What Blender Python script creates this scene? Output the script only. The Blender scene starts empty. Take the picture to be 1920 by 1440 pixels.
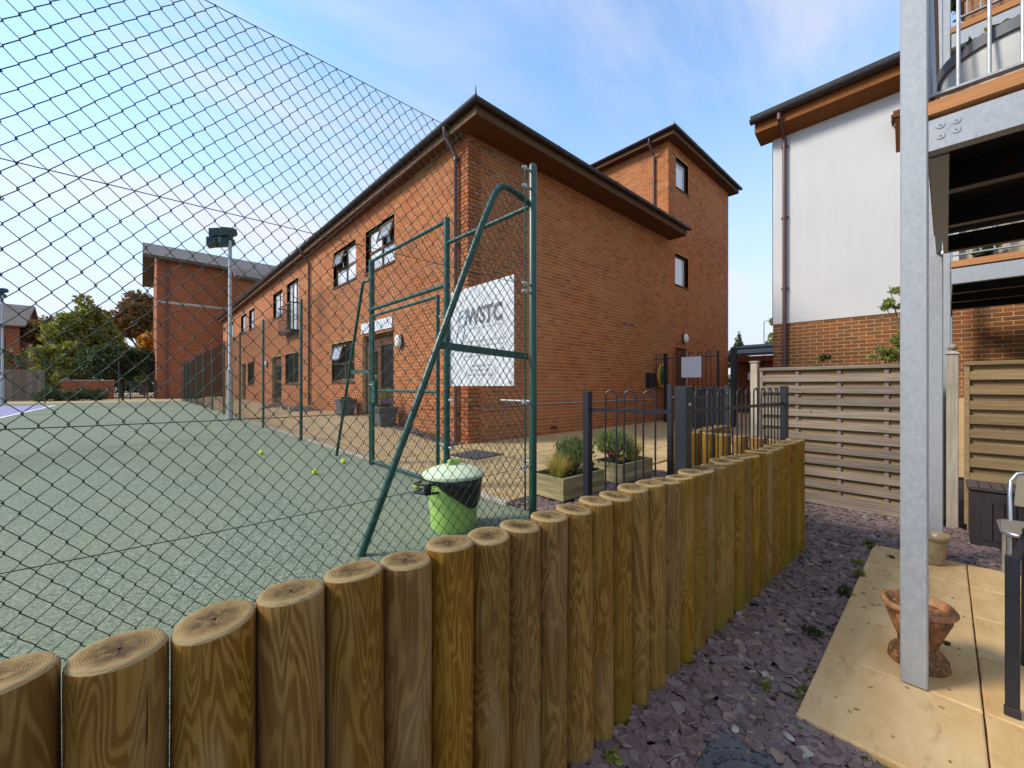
import bpy, math, random
import numpy as np
from mathutils import Vector, Matrix, noise as mnoise
random.seed(7); rng = np.random.default_rng(7)
scn = bpy.context.scene
R = math.radians
# ------------------------------------------------------------------ camera
# world: X runs along the brick end wall (right and away), Y along the long facade (left and away)
cd = bpy.data.cameras.new('camera'); cam = bpy.data.objects.new('camera', cd); scn.collection.objects.link(cam)
cd.sensor_width = 36; cd.lens = 754/1920*36; cd.shift_y = 4/1920; cd.clip_start = .02; cd.clip_end = 3000
cam.location = (0, 0, 0); cam.rotation_euler = (R(90), 0, -math.atan2(.6794, .7338))
scn.camera = cam
# ------------------------------------------------------------------ sky, sun, exposure
SUN = Vector((-.80, .60, 0)).normalized(); EL = R(36)
w = bpy.data.worlds.new('World'); scn.world = w; w.use_nodes = True
nt = w.node_tree; nt.nodes.clear()
def N(t, **k):
    n = nt.nodes.new(t)
    for a, b in k.items(): setattr(n, a, b)
    return n
L = lambda a, b: nt.links.new(a, b)
sky = N('ShaderNodeTexSky', sky_type='NISHITA', sun_disc=False)
sky.sun_elevation = EL; sky.sun_rotation = math.atan2(SUN.x, SUN.y); sky.air_density = 1.0; sky.dust_density = .15; sky.ozone_density = 2.6
tc = N('ShaderNodeTexCoord'); sep = N('ShaderNodeSeparateXYZ'); L(tc.outputs['Generated'], sep.inputs[0])
# clouds on a flat layer: direction / (z + k)
ad = N('ShaderNodeMath', operation='ADD'); L(sep.outputs[2], ad.inputs[0]); ad.inputs[1].default_value = .14
mx = N('ShaderNodeMath', operation='MAXIMUM'); L(ad.outputs[0], mx.inputs[0]); mx.inputs[1].default_value = .05
dv = N('ShaderNodeVectorMath', operation='DIVIDE'); L(tc.outputs['Generated'], dv.inputs[0])
cb = N('ShaderNodeCombineXYZ'); [L(mx.outputs[0], cb.inputs[i]) for i in range(3)]; L(cb.outputs[0], dv.inputs[1])
mp = N('ShaderNodeMapping'); L(dv.outputs[0], mp.inputs[0]); mp.inputs['Scale'].default_value = (.38, 1.35, .3); mp.inputs['Location'].default_value = (7.7, 3.4, 0); mp.inputs['Rotation'].default_value = (0, 0, .5)
no = N('ShaderNodeTexNoise'); L(mp.outputs[0], no.inputs['Vector']); no.inputs['Scale'].default_value = 1.1; no.inputs['Detail'].default_value = 7; no.inputs['Roughness'].default_value = .55; no.inputs['Distortion'].default_value = .5
r1 = N('ShaderNodeMapRange', interpolation_type='SMOOTHSTEP'); L(no.outputs[0], r1.inputs[0]); r1.inputs[1].default_value = .43; r1.inputs[2].default_value = .68; r1.inputs[3].default_value = .04; r1.inputs[4].default_value = .78
hz = N('ShaderNodeMapRange', interpolation_type='SMOOTHSTEP'); L(sep.outputs[2], hz.inputs[0]); hz.inputs[1].default_value = 0; hz.inputs[2].default_value = .62; hz.inputs[3].default_value = .95; hz.inputs[4].default_value = .0
haze_c = N('ShaderNodeMix', data_type='RGBA'); L(hz.outputs[0], haze_c.inputs[0]); haze_c.inputs[7].default_value = (2.55, 2.62, 3.2, 1)
mix = N('ShaderNodeMix', data_type='RGBA'); L(r1.outputs[0], mix.inputs[0])
gain = N('ShaderNodeMix', data_type='RGBA', blend_type='MULTIPLY'); gain.inputs[0].default_value = 1; L(sky.outputs[0], gain.inputs[6]); gain.inputs[7].default_value = (1.22, 1.36, 1.36, 1)
L(gain.outputs[2], haze_c.inputs[6]); L(haze_c.outputs[2], mix.inputs[6]); mix.inputs[7].default_value = (3.35, 3.2, 3.4, 1)
bg = N('ShaderNodeBackground'); L(mix.outputs[2], bg.inputs[0]); bg.inputs[1].default_value = .13
wo = N('ShaderNodeOutputWorld'); L(bg.outputs[0], wo.inputs[0])
sd = bpy.data.lights.new('sun', 'SUN'); sun = bpy.data.objects.new('sun', sd); scn.collection.objects.link(sun)
sd.energy = 1.9; sd.angle = R(14); sd.color = (1, .93, .82)
sv = Vector((SUN.x*math.cos(EL), SUN.y*math.cos(EL), math.sin(EL)))
sun.rotation_euler = sv.to_track_quat('Z', 'Y').to_euler(); sun.location = (0, 0, 20)
vs = scn.view_settings; vs.view_transform = 'Standard'; vs.look = 'None'; vs.exposure = 1.12; vs.gamma = 1; vs.use_curve_mapping = False

# ------------------------------------------------------------------ levels
CT, TR, GA, PA = -1.05, -1.03, -1.56, -1.51      # court, terrace, garden earth, patio top
# ------------------------------------------------------------------ mesh helpers
C = scn.collection
class MB:
    def __init__(s): s.v = []; s.f = []; s.m = []; s.cm = 0
    def add(s, vs, fs):
        o = len(s.v); s.v += [tuple(p) for p in vs]; s.f += [tuple(i+o for i in f) for f in fs]; s.m += [s.cm]*len(fs); return s
    def mat(s, i): s.cm = i; return s
    def box(s, x0, x1, y0, y1, z0, z1):
        return s.add([(x0,y0,z0),(x1,y0,z0),(x1,y1,z0),(x0,y1,z0),(x0,y0,z1),(x1,y0,z1),(x1,y1,z1),(x0,y1,z1)],
                     [(0,3,2,1),(4,5,6,7),(0,1,5,4),(1,2,6,5),(2,3,7,6),(3,0,4,7)])
    def cbox(s, x0, x1, y0, y1, z0, z1, c=.004):       # box with chamfered edges along every face
        X, Y, Z = (x0, x1), (y0, y1), (z0, z1); vs = []; idx = {}
        for i in (0, 1):
            for j in (0, 1):
                for k in (0, 1):
                    sx, sy, sz = (1-2*i)*c, (1-2*j)*c, (1-2*k)*c
                    for a in range(3):
                        p = [X[i]+sx, Y[j]+sy, Z[k]+sz]; p[a] = (X[i], Y[j], Z[k])[a]
                        idx[i, j, k, a] = len(vs); vs.append(p)
        fs = []
        def q(l): fs.append(tuple(idx[t] for t in l))
        q([(0,0,0,0),(0,0,1,0),(0,1,1,0),(0,1,0,0)]); q([(1,0,0,0),(1,1,0,0),(1,1,1,0),(1,0,1,0)])
        q([(0,0,0,1),(1,0,0,1),(1,0,1,1),(0,0,1,1)]); q([(0,1,0,1),(0,1,1,1),(1,1,1,1),(1,1,0,1)])
        q([(0,0,0,2),(0,1,0,2),(1,1,0,2),(1,0,0,2)]); q([(0,0,1,2),(1,0,1,2),(1,1,1,2),(0,1,1,2)])
        for k in (0, 1):
            for j in (0, 1): q([(0,j,k,1),(1,j,k,1),(1,j,k,2),(0,j,k,2)])
            for i in (0, 1): q([(i,0,k,0),(i,1,k,0),(i,1,k,2),(i,0,k,2)])
        for i in (0, 1):
            for j in (0, 1): q([(i,j,0,0),(i,j,1,0),(i,j,1,1),(i,j,0,1)])
        for i in (0, 1):
            for j in (0, 1):
                for k in (0, 1): q([(i,j,k,0),(i,j,k,1),(i,j,k,2)])
        return s.add(vs, fs)
    def bar(s, a, b, w, h, up=(0, 0, 1)):               # rectangular bar from a to b
        a, b = Vector(a), Vector(b); d = (b-a).normalized(); u = Vector(up)
        if abs(d.dot(u)) > .95: u = Vector((1, 0, 0))
        sx = d.cross(u).normalized(); sy = sx.cross(d)
        ps = []
        for p in (a, b):
            for i, j in ((-1,-1),(1,-1),(1,1),(-1,1)): ps.append(p+sx*(i*w/2)+sy*(j*h/2))
        return s.add(ps, [(0,1,2,3),(7,6,5,4),(0,4,5,1),(1,5,6,2),(2,6,7,3),(3,7,4,0)])
    def tube(s, pts, r, n=8, caps=True):
        pts = [Vector(p) for p in pts]; rs = r if isinstance(r, (list, tuple)) else [r]*len(pts)
        rings = []; up = None
        for i, p in enumerate(pts):
            d = (pts[min(i+1, len(pts)-1)]-pts[max(i-1, 0)]).normalized()
            if up is None: up = Vector((0, 0, 1)) if abs(d.z) < .9 else Vector((1, 0, 0))
            sx = d.cross(up).normalized(); sy = sx.cross(d).normalized(); up = sy
            rings.append([p+(sx*math.cos(t)+sy*math.sin(t))*rs[i] for t in [2*math.pi*k/n for k in range(n)]])
        vs = [q for rg in rings for q in rg]; fs = []
        for i in range(len(pts)-1):
            for k in range(n): fs.append((i*n+k, i*n+(k+1) % n, (i+1)*n+(k+1) % n, (i+1)*n+k))
        if caps: fs += [tuple(range(n-1, -1, -1)), tuple(range((len(pts)-1)*n, len(pts)*n))]
        return s.add(vs, fs)
    def lathe(s, c, prof, n=24, sy=1., rot=0, wob=None):
        c = Vector(c); vs = []; fs = []
        for i, (r, z) in enumerate(prof):
            for k in range(n):
                t = 2*math.pi*k/n; rr = r*(wob(t, z) if wob else 1)
                vs.append(c+Vector((rr*math.cos(t), rr*math.sin(t)*sy, z)))
        for i in range(len(prof)-1):
            for k in range(n): fs.append((i*n+k, i*n+(k+1) % n, (i+1)*n+(k+1) % n, (i+1)*n+k))
        if prof[0][0] > 1e-6: fs.append(tuple(range(n-1, -1, -1)))
        if prof[-1][0] > 1e-6: fs.append(tuple(range((len(prof)-1)*n, len(prof)*n)))
        return s.add(vs, fs)
    def sphere(s, c, r, n=14, sc=(1, 1, 1)):
        prof = [(max(1e-7, math.sin(math.pi*i/(n//2)))*1, -math.cos(math.pi*i/(n//2))) for i in range(n//2+1)]
        m2 = MB().lathe((0, 0, 0), prof, n)
        return s.add([(c[0]+p[0]*r*sc[0], c[1]+p[1]*r*sc[1], c[2]+p[2]*r*sc[2]) for p in m2.v], m2.f)
    def poly(s, pts): return s.add(pts, [tuple(range(len(pts)))])
    def prism(s, pts, d):
        n = len(pts); d = Vector(d); ps = [Vector(p) for p in pts]
        return s.add(ps+[p+d for p in ps], [tuple(range(n-1, -1, -1)), tuple(range(n, 2*n))]+[(i, (i+1) % n, (i+1) % n+n, i+n) for i in range(n)])
    def mesh(s, name, mats, smooth=False):
        me = bpy.data.meshes.new(name); me.from_pydata(s.v, [], s.f)
        for m in (mats if isinstance(mats, (list, tuple)) else [mats]): me.materials.append(m)
        if len(set(s.m)) > 1: me.polygons.foreach_set('material_index', s.m)
        if smooth:
            me.polygons.foreach_set('use_smooth', [True]*len(me.polygons))
            if smooth != 'full':
                try: me.set_sharp_from_angle(angle=R(38))
                except Exception: pass
        me.update(); return me
    def build(s, name, mats, parent=None, smooth=False, loc=None, rot=None):
        return link(name, s.mesh(name, mats, smooth), parent, loc, rot)
def link(name, me, parent=None, loc=None, rot=None):
    o = bpy.data.objects.new(name, me); C.objects.link(o)
    if loc is not None: o.location = loc
    if rot is not None: o.rotation_euler = rot
    if parent is not None:
        o.parent = parent
        if parent.type == 'EMPTY': o.matrix_parent_inverse = Matrix.Translation(-Vector(parent.location))
    return o
def thing(name, label, cat, loc=(0, 0, 0), group=None):
    o = bpy.data.objects.new(name, None); C.objects.link(o); o.location = loc; o.empty_display_size = .1
    return tag(o, label, cat, group)
def tag(o, label=None, cat=None, group=None, kind=None):
    if label: o['label'] = label
    if cat: o['category'] = cat
    if group: o['group'] = group
    if kind: o['kind'] = kind
    return o
def struct(o): o['kind'] = 'structure'; return o
def stuff(o): o['kind'] = 'stuff'; return o
def npmesh(name, V, F, mat, smooth=False):
    me = bpy.data.meshes.new(name); V = np.asarray(V, dtype=np.float32); F = np.asarray(F, dtype=np.int32); k = F.shape[1]
    me.vertices.add(len(V)); me.vertices.foreach_set('co', V.ravel()); me.loops.add(F.size); me.loops.foreach_set('vertex_index', F.ravel())
    me.polygons.add(len(F)); me.polygons.foreach_set('loop_start', np.arange(0, F.size, k, dtype=np.int32))
    try: me.polygons.foreach_set('loop_total', np.full(len(F), k, dtype=np.int32))
    except Exception: pass
    if smooth: me.polygons.foreach_set('use_smooth', np.ones(len(F), dtype=bool))
    me.materials.append(mat); me.update(calc_edges=True); me.validate(); return me
# ------------------------------------------------------------------ material helpers
class MT:
    def __init__(s, name, rough=.7, metal=0., spec=.4):
        s.m = bpy.data.materials.new(name); s.m.use_nodes = True; s.t = s.m.node_tree; s.b = s.t.nodes['Principled BSDF']
        s.b.inputs['Roughness'].default_value = rough; s.b.inputs['Metallic'].default_value = metal; s.b.inputs['Specular IOR Level'].default_value = spec
        s._c = None
    def n(s, t, **k):
        x = s.t.nodes.new(t)
        for a, b in k.items(): setattr(x, a, b)
        return x
    def l(s, a, b): s.t.links.new(a, b)
    def co(s, kind='Object', scale=(1, 1, 1), rnd=False):
        c = s.n('ShaderNodeTexCoord').outputs[kind]
        if rnd:
            o = s.n('ShaderNodeObjectInfo'); v = s.n('ShaderNodeVectorMath', operation='MULTIPLY_ADD'); s.l(c, v.inputs[0]); v.inputs[1].default_value = (1, 1, 1)
            m = s.n('ShaderNodeMath', operation='MULTIPLY'); s.l(o.outputs['Random'], m.inputs[0]); m.inputs[1].default_value = 37.
            cb = s.n('ShaderNodeCombineXYZ'); [s.l(m.outputs[0], cb.inputs[i]) for i in range(3)]; s.l(cb.outputs[0], v.inputs[2]); c = v.outputs[0]
        m = s.n('ShaderNodeMapping'); s.l(c, m.inputs[0]); m.inputs['Scale'].default_value = scale; return m.outputs[0]
    def noise(s, co, scale, detail=4, rough=.55, dist=0., out=0):
        x = s.n('ShaderNodeTexNoise'); s.l(co, x.inputs['Vector']); x.inputs['Scale'].default_value = scale; x.inputs['Detail'].default_value = detail
        x.inputs['Roughness'].default_value = rough; x.inputs['Distortion'].default_value = dist; return x.outputs[out]
    def voro(s, co, scale, out='Distance', feature='F1'):
        x = s.n('ShaderNodeTexVoronoi', feature=feature); s.l(co, x.inputs['Vector']); x.inputs['Scale'].default_value = scale; return x.outputs[out]
    def rng(s, v, a, b, c=0., d=1., smooth=True):
        x = s.n('ShaderNodeMapRange', interpolation_type='SMOOTHSTEP' if smooth else 'LINEAR'); s.l(v, x.inputs[0])
        for i, q in enumerate((a, b, c, d)): x.inputs[i+1].default_value = q
        return x.outputs[0]
    def math(s, op, a, b=None, c=None):
        x = s.n('ShaderNodeMath', operation=op)
        for i, q in enumerate((a, b, c)):
            if q is None: continue
            if isinstance(q, (int, float)): x.inputs[i].default_value = q
            else: s.l(q, x.inputs[i])
        return x.outputs[0]
    def ramp(s, v, stops, interp='LINEAR'):
        x = s.n('ShaderNodeValToRGB'); s.l(v, x.inputs[0]); e = x.color_ramp.elements; x.color_ramp.interpolation = interp
        while len(e) > len(stops): e.remove(e[-1])
        while len(e) < len(stops): e.new(1)
        for k, (p, c) in zip(e, stops): k.position = p; k.color = (*c, 1)
        return x.outputs[0]
    def mix(s, f, a, b, mode='MIX'):
        x = s.n('ShaderNodeMix', data_type='RGBA', blend_type=mode)
        for i, q in ((0, f), (6, a), (7, b)):
            if isinstance(q, (int, float)): x.inputs[i].default_value = q
            elif isinstance(q, tuple): x.inputs[i].default_value = (*q, 1)
            else: s.l(q, x.inputs[i])
        return x.outputs[2]
    def col(s, c):
        if isinstance(c, tuple): s.b.inputs['Base Color'].default_value = (*c, 1)
        else: s.l(c, s.b.inputs['Base Color'])
        return s
    def rough(s, v): s.l(v, s.b.inputs['Roughness']); return s
    def bump(s, h, strength=.4, dist=.01):
        x = s.n('ShaderNodeBump'); x.inputs['Strength'].default_value = strength; x.inputs['Distance'].default_value = dist
        s.l(h, x.inputs['Height']); s.l(x.outputs[0], s.b.inputs['Normal']); return s
    def rnd(s):                                             # 0..1 per separate piece, in a joined mesh or among objects
        g = s.n('ShaderNodeNewGeometry'); o = s.n('ShaderNodeObjectInfo')
        return s.math('FRACT', s.math('ADD', g.outputs['Random Per Island'], o.outputs['Random']))
def simple(name, c, rough=.6, metal=0., var=.12, scale=6., bump=0., spec=.4, kind='Object'):
    m = MT(name, rough, metal, spec); n = m.noise(m.co(kind), scale, 5, .6)
    m.col(m.ramp(n, [(.25, tuple(x*(1-var) for x in c)), (.75, tuple(min(1, x*(1+var)) for x in c))]))
    if bump: m.bump(n, bump, .01)
    return m.m
M = {}
def brick_mat(name, stops):
    m = MT(name, .85, spec=.25); r = m.rnd(); co = m.co('Generated') ; pos = m.n('ShaderNodeNewGeometry').outputs['Position']
    c = m.ramp(r, stops, 'LINEAR')
    n = m.noise(pos, 28, 5, .7); c = m.mix(m.rng(n, .42, .8, 0, .4), c, (.16, .06, .025), 'MIX')
    n2 = m.noise(pos, .55, 3, .5); c = m.mix(m.rng(n2, .42, .7, 0, .35), c, (.44, .19, .085))
    n3 = m.noise(pos, 90, 3, .7); c = m.mix(m.rng(n3, .55, .8, 0, .35), c, (.55, .33, .2))
    m.col(c).bump(m.noise(pos, 120, 4, .7), .5, .004); return m.m
M['brick'] = brick_mat('red orange facing brick', [(0, (.37, .088, .023)), (.25, (.43, .122, .032)), (.5, (.47, .148, .042)), (.72, (.41, .128, .038)), (.88, (.25, .082, .03)), (1, (.52, .195, .068))])
M['brick_w'] = brick_mat('brown multi facing brick', [(0, (.21, .068, .020)), (.3, (.17, .066, .020)), (.55, (.27, .078, .022)), (.75, (.125, .06, .024)), (.9, (.30, .105, .032)), (1, (.16, .078, .03))])
m = MT('mortar', .95, spec=.1); p = m.n('ShaderNodeNewGeometry').outputs['Position']
m.col(m.ramp(m.noise(p, 9, 5, .7), [(.3, (.54, .35, .17)), (.7, (.64, .44, .23))])).bump(m.noise(p, 150, 3), .4, .003); M['mortar'] = m.m
def far_brick(name, sc=1.):
    m = MT(name, .9, spec=.2); t = m.n('ShaderNodeTexBrick'); co = m.n('ShaderNodeTexCoord').outputs['Object']
    s = m.n('ShaderNodeSeparateXYZ'); m.l(co, s.inputs[0]); c = m.n('ShaderNodeCombineXYZ'); m.l(m.math('ADD', s.outputs[0], s.outputs[1]), c.inputs[0]); m.l(s.outputs[2], c.inputs[1])
    m.l(c.outputs[0], t.inputs['Vector']); t.inputs['Scale'].default_value = 1; t.inputs['Brick Width'].default_value = .225; t.inputs['Row Height'].default_value = .075; t.inputs['Mortar Size'].default_value = .006
    t.inputs['Color1'].default_value = (.36*sc, .095*sc, .034*sc, 1); t.inputs['Color2'].default_value = (.22*sc, .058*sc, .024*sc, 1); t.inputs['Mortar'].default_value = (.30, .18, .1, 1)
    m.col(m.mix(m.rng(m.noise(co, .7, 4), .4, .7, 0, .3), t.outputs[0], (.38, .13, .05))); return m.m
M['far_brick'] = far_brick('far brickwork')
def wood_board(name, a, b, grain=(2, 60, 60), green=0., rough=.8):
    m = MT(name, rough, spec=.25); co = m.co('Object', grain, rnd=True); n = m.noise(co, 1, 5, .65, .4); c = m.ramp(n, [(.28, a), (.5, tuple((x+y)/2 for x, y in zip(a, b))), (.72, b)])
    o = m.n('ShaderNodeObjectInfo'); hv = m.n('ShaderNodeHueSaturation'); m.l(c, hv.inputs['Color']); m.l(m.rng(o.outputs['Random'], 0, 1, .72, 1.2, False), hv.inputs['Value']); c = hv.outputs[0]
    kn = m.voro(m.co('Object', (1.6, 1.6, 1.6), rnd=True), 3.2); c = m.mix(m.rng(kn, .03, .10, .75, 0), c, tuple(x*.4 for x in a))
    if green: c = m.mix(m.rng(m.noise(m.co('Object', rnd=True), 2.2, 4), .45, .7, 0, green), c, (.10, .105, .03))
    m.col(c).bump(n, .35, .004); return m.m
M['slat'] = wood_board('grey weathered fence timber', (.135, .098, .068), (.30, .24, .182), (60, 2.2, 60))
M['slat_w'] = wood_board('tan fence timber', (.165, .105, .05), (.31, .215, .105), (60, 2.2, 60))  # also on the grey panel's back slats, where it stands in for gap shade
M['post_t'] = wood_board('pale weathered post timber', (.26, .21, .15), (.48, .41, .32), (50, 50, 2.5), .35)
M['planter_t'] = wood_board('treated planter timber', (.26, .20, .085), (.50, .43, .23), (3, 3, 55), .3)
M['deck_t'] = wood_board('orange brown decking timber', (.30, .125, .045), (.46, .21, .08), (80, 2.2, 80))
M['soffit_t'] = wood_board('stained soffit timber', (.105, .036, .012), (.165, .058, .018), (3, 30, 30))
M['eave_t'] = wood_board('orange stained eaves timber', (.24, .075, .016), (.36, .125, .03), (3, 30, 30))
M['frame_t'] = wood_board('brown stained joinery', (.085, .042, .018), (.16, .08, .035), (40, 40, 3))
# round log sides: contours of a noise stretched along the log give the flame grain
m = MT('log side grain', .72, spec=.3)
co = m.co('Object', (1, 1, .16), rnd=True); a = m.noise(co, 9.5, 2.5, .45, .6)
kc0 = m.co('Object', (1, 1, .5), rnd=True); kw = m.n('ShaderNodeVectorMath', operation='MULTIPLY_ADD'); m.l(m.noise(kc0, 11, 3, .6, 0, 1), kw.inputs[0]); kw.inputs[1].default_value = (.10, .10, .10); m.l(kc0, kw.inputs[2]); kc = kw.outputs[0]; kd = m.voro(kc, 3.6); kn = m.rng(kd, .0, .22, 1, 0)
v = m.math('ADD', m.math('MULTIPLY', a, 52.), m.math('MULTIPLY', kn, 5.)); st = m.math('SINE', m.math('MULTIPLY', v, 2.2))
band = m.rng(st, -.75, .9, 0, 1)
fine = m.noise(m.co('Object', (1, 1, .03), rnd=True), 160, 3, .6)
patch = m.noise(m.co('Object', (1, 1, .4), rnd=True), 7, 4, .6)
c = m.ramp(m.math('ADD', m.math('MULTIPLY', band, .42), m.math('MULTIPLY', fine, .58)), [(.15, (.145, .057, .008)), (.45, (.225, .106, .019)), (.8, (.315, .175, .042))])
c = m.mix(m.rng(patch, .48, .66, 0, .5), c, (.15, .066, .012))
c = m.mix(m.rng(m.noise(m.co('Object', (1, 1, .2), rnd=True), 5, 3), .56, .72, 0, .45), c, (.36, .25, .12))
c = m.mix(m.rng(kd, .02, .055, .8, 0), c, (.05, .022, .008))
px = m.n('ShaderNodeSeparateXYZ'); m.l(m.n('ShaderNodeNewGeometry').outputs['Position'], px.inputs[0])
alg = m.math('MULTIPLY', m.rng(m.noise(m.co('Object', (1, 1, .35), rnd=True), 6, 4, .6), .36, .66), m.math('ADD', m.rng(px.outputs[0], .6, 3.4, .06, .5), m.rng(px.outputs[2], -1.56, -1.2, .5, 0)))
c = m.mix(alg, c, (.16, .120, .010))
check = m.noise(m.co('Object', (1, 1, .04), rnd=True), 34, 3, .55, .35); ck = m.rng(check, .262, .278, .9, 0); c = m.mix(ck, c, (.03, .014, .005))
oi = m.n('ShaderNodeObjectInfo'); hs = m.n('ShaderNodeHueSaturation'); m.l(c, hs.inputs['Color']); m.l(m.rng(oi.outputs['Random'], 0, 1, .86, 1.16, False), hs.inputs['Value']); m.l(m.math('FRACT', m.math('MULTIPLY', oi.outputs['Random'], 7.3)), (hr := m.n('ShaderNodeMapRange')).inputs[0]); hr.inputs[3].default_value = .95; hr.inputs[4].default_value = 1.12; m.l(hr.outputs[0], hs.inputs['Saturation']); c = hs.outputs[0]
m.col(c).bump(m.math('SUBTRACT', m.math('MULTIPLY', fine, .5), m.math('MULTIPLY', ck, 2.)), .35, .006); M['log'] = m.m
m = MT('log end grain', .85, spec=.2); co = m.co('Object'); s = m.n('ShaderNodeSeparateXYZ'); m.l(co, s.inputs[0])
wob = m.noise(m.co('Object', rnd=True), 16, 3); wob2 = m.noise(m.co('Object', rnd=True), 24, 4, .6)
rr = m.math('SQRT', m.math('ADD', m.math('POWER', m.math('ADD', s.outputs[0], m.math('MULTIPLY', m.math('SUBTRACT', wob, .5), .02)), 2.), m.math('POWER', m.math('ADD', s.outputs[1], m.math('MULTIPLY', m.math('SUBTRACT', wob2, .5), .02)), 2.)))
ring = m.math('SINE', m.math('MULTIPLY', rr, 1300.))
c = m.ramp(m.math('ADD', m.math('MULTIPLY', m.rng(ring, -1, 1), .22), m.math('MULTIPLY', m.noise(m.co('Object', rnd=True), 60, 5, .7), .78)), [(.2, (.16, .092, .028)), (.75, (.36, .235, .09))])
c = m.mix(m.math('MULTIPLY', m.rng(rr, .025, .062, 1, 0), m.rng(m.noise(m.co('Object', rnd=True), 26, 5, .65), .36, .6, .15, .9)), c, (.075, .045, .02))
c = m.mix(m.rng(rr, .052, .07, 0, .6), c, (.40, .29, .14))
c = m.mix(m.rng(m.noise(m.co('Object', rnd=True), 12, 3), .55, .75, 0, .5), c, (.15, .13, .03))
m.col(c).bump(m.math('ADD', ring, m.noise(m.co('Object', rnd=True), 90, 3)), .25, .003); M['log_end'] = m.m
# ground surfaces
m = MT('green porous court macadam', .95, spec=.15); p = m.n('ShaderNodeNewGeometry').outputs['Position']
v = m.voro(p, 150, 'Color'); sv_ = m.n('ShaderNodeSeparateColor'); m.l(v, sv_.inputs[0])
c = m.ramp(sv_.outputs[0], [(0, (.072, .108, .070)), (.5, (.172, .210, .145)), (1, (.33, .365, .265))])
c = m.mix(m.rng(m.noise(p, .9, 5, .6), .35, .75, 0, .5), c, (.235, .25, .155)); c = m.mix(m.rng(m.noise(p, 6, 4, .6), .5, .8, 0, .35), c, (.11, .155, .095)); c = m.mix(m.rng(m.noise(p, .23, 6, .65, .8), .5, .66, 0, .45), c, (.10, .125, .075))
m.col(c).bump(sv_.outputs[1], .5, .004); M['court'] = m.m
m = MT('lilac court paint', .9, spec=.15); v = m.voro(p2 := m.n('ShaderNodeNewGeometry').outputs['Position'], 150, 'Color'); sv_ = m.n('ShaderNodeSeparateColor'); m.l(v, sv_.inputs[0])
m.col(m.ramp(sv_.outputs[0], [(0, (.16, .16, .27)), (1, (.40, .38, .55))])); M['lilac'] = m.m
M['line'] = simple('white line paint', (.75, .76, .76), .8, var=.1, scale=20)
m = MT('buff riven paving', .85, spec=.25); p = m.co('Object', rnd=True); n = m.noise(p, 3.2, 6, .6, .6)
c = m.ramp(n, [(.25, (.36, .235, .10)), (.5, (.47, .335, .16)), (.75, (.58, .45, .25))]); c = m.mix(m.rng(m.noise(p, 14, 5, .65), .55, .8, 0, .45), c, (.26, .17, .08))
m.col(c).bump(m.noise(p, 22, 6, .65), .3, .008); M['buff'] = m.m
m = MT('buff gravel surfacing', .95, spec=.15); p = m.n('ShaderNodeNewGeometry').outputs['Position']; v = m.voro(p, 70, 'Color'); sv_ = m.n('ShaderNodeSeparateColor'); m.l(v, sv_.inputs[0])
c = m.ramp(sv_.outputs[0], [(0, (.27, .17, .085)), (.5, (.45, .32, .165)), (1, (.62, .49, .31))]); c = m.mix(m.rng(m.noise(p, 1.6, 5), .45, .75, 0, .5), c, (.37, .23, .13))
m.col(c).bump(sv_.outputs[1], .7, .006); M['bgravel'] = m.m
m = MT('sandstone patio slab', .75, spec=.3); p = m.co('Object', (1.1, 2.6, 2.6), rnd=True); n = m.noise(p, 2.4, 7, .62, .5)
c = m.ramp(n, [(.22, (.52, .30, .11)), (.40, (.63, .40, .165)), (.6, (.69, .475, .225)), (.8, (.72, .53, .28))])
n2 = m.noise(m.co('Object', (1.2, 4, 4), rnd=True), 2.6, 6, .7); c = m.mix(m.rng(n2, .54, .68, 0, .6), c, (.44, .245, .10)); c = m.mix(m.rng(m.noise(m.co('Object', rnd=True), 70, 4, .7), .55, .8, 0, .4), c, (.36, .24, .12))
m.col(c).bump(m.math('ADD', n, m.noise(p, 9, 4)), .35, .01); M['slab'] = m.m
m = MT('plum slate chippings', .6, spec=.45); r = m.rnd(); p = m.n('ShaderNodeNewGeometry').outputs['Position']
c = m.ramp(r, [(0, (.115, .074, .068)), (.3, (.20, .127, .115)), (.55, (.165, .115, .108)), (.75, (.25, .163, .145)), (.9, (.19, .16, .145)), (.965, (.30, .205, .15)), (.992, (.30, .22, .15)), (1, (.45, .38, .28))])
c = m.mix(m.rng(m.noise(p, 55, 4), .5, .8, 0, .4), c, (.085, .06, .06)); m.col(c).bump(m.noise(p, 130, 3), .3, .003); M['slate'] = m.m
M['earth'] = simple('dark earth and slate dust', (.035, .026, .026), .95, var=.5, scale=30, bump=.6)
M['soil'] = simple('potting soil', (.022, .014, .009), .95, var=.5, scale=50, bump=.8)
M['grassland'] = simple('rough grass', (.06, .085, .03), .95, var=.3, scale=.4)
# metals, paints, plastics
m = MT('galvanised steel', .5, .3, .5); p = m.co('Object', (1, 1, .6)); n = m.noise(p, 60, 6, .75, .3); n2 = m.voro(p, 90, 'Color'); sc_ = m.n('ShaderNodeSeparateColor'); m.l(n2, sc_.inputs[0])
m.col(m.ramp(m.math('ADD', m.math('MULTIPLY', n, .9), m.math('MULTIPLY', sc_.outputs[0], .1)), [(.25, (.30, .308, .312)), (.75, (.40, .405, .405))])).rough(m.rng(n, .3, .7, .35, .6)); M['galv'] = m.m
M['green'] = simple('dark green powder coat', (.006, .062, .042), .38, var=.2, scale=14, spec=.5)
M['wire'] = simple('green coated fence wire', (.022, .045, .030), .55, var=.4, scale=3)
M['black'] = simple('black railing paint', (.014, .015, .02), .42, var=.25, scale=12, spec=.5)
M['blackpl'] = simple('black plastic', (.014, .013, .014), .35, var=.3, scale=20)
M['darkbrown'] = simple('dark brown resin', (.030, .022, .022), .55, var=.25, scale=9)
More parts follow.
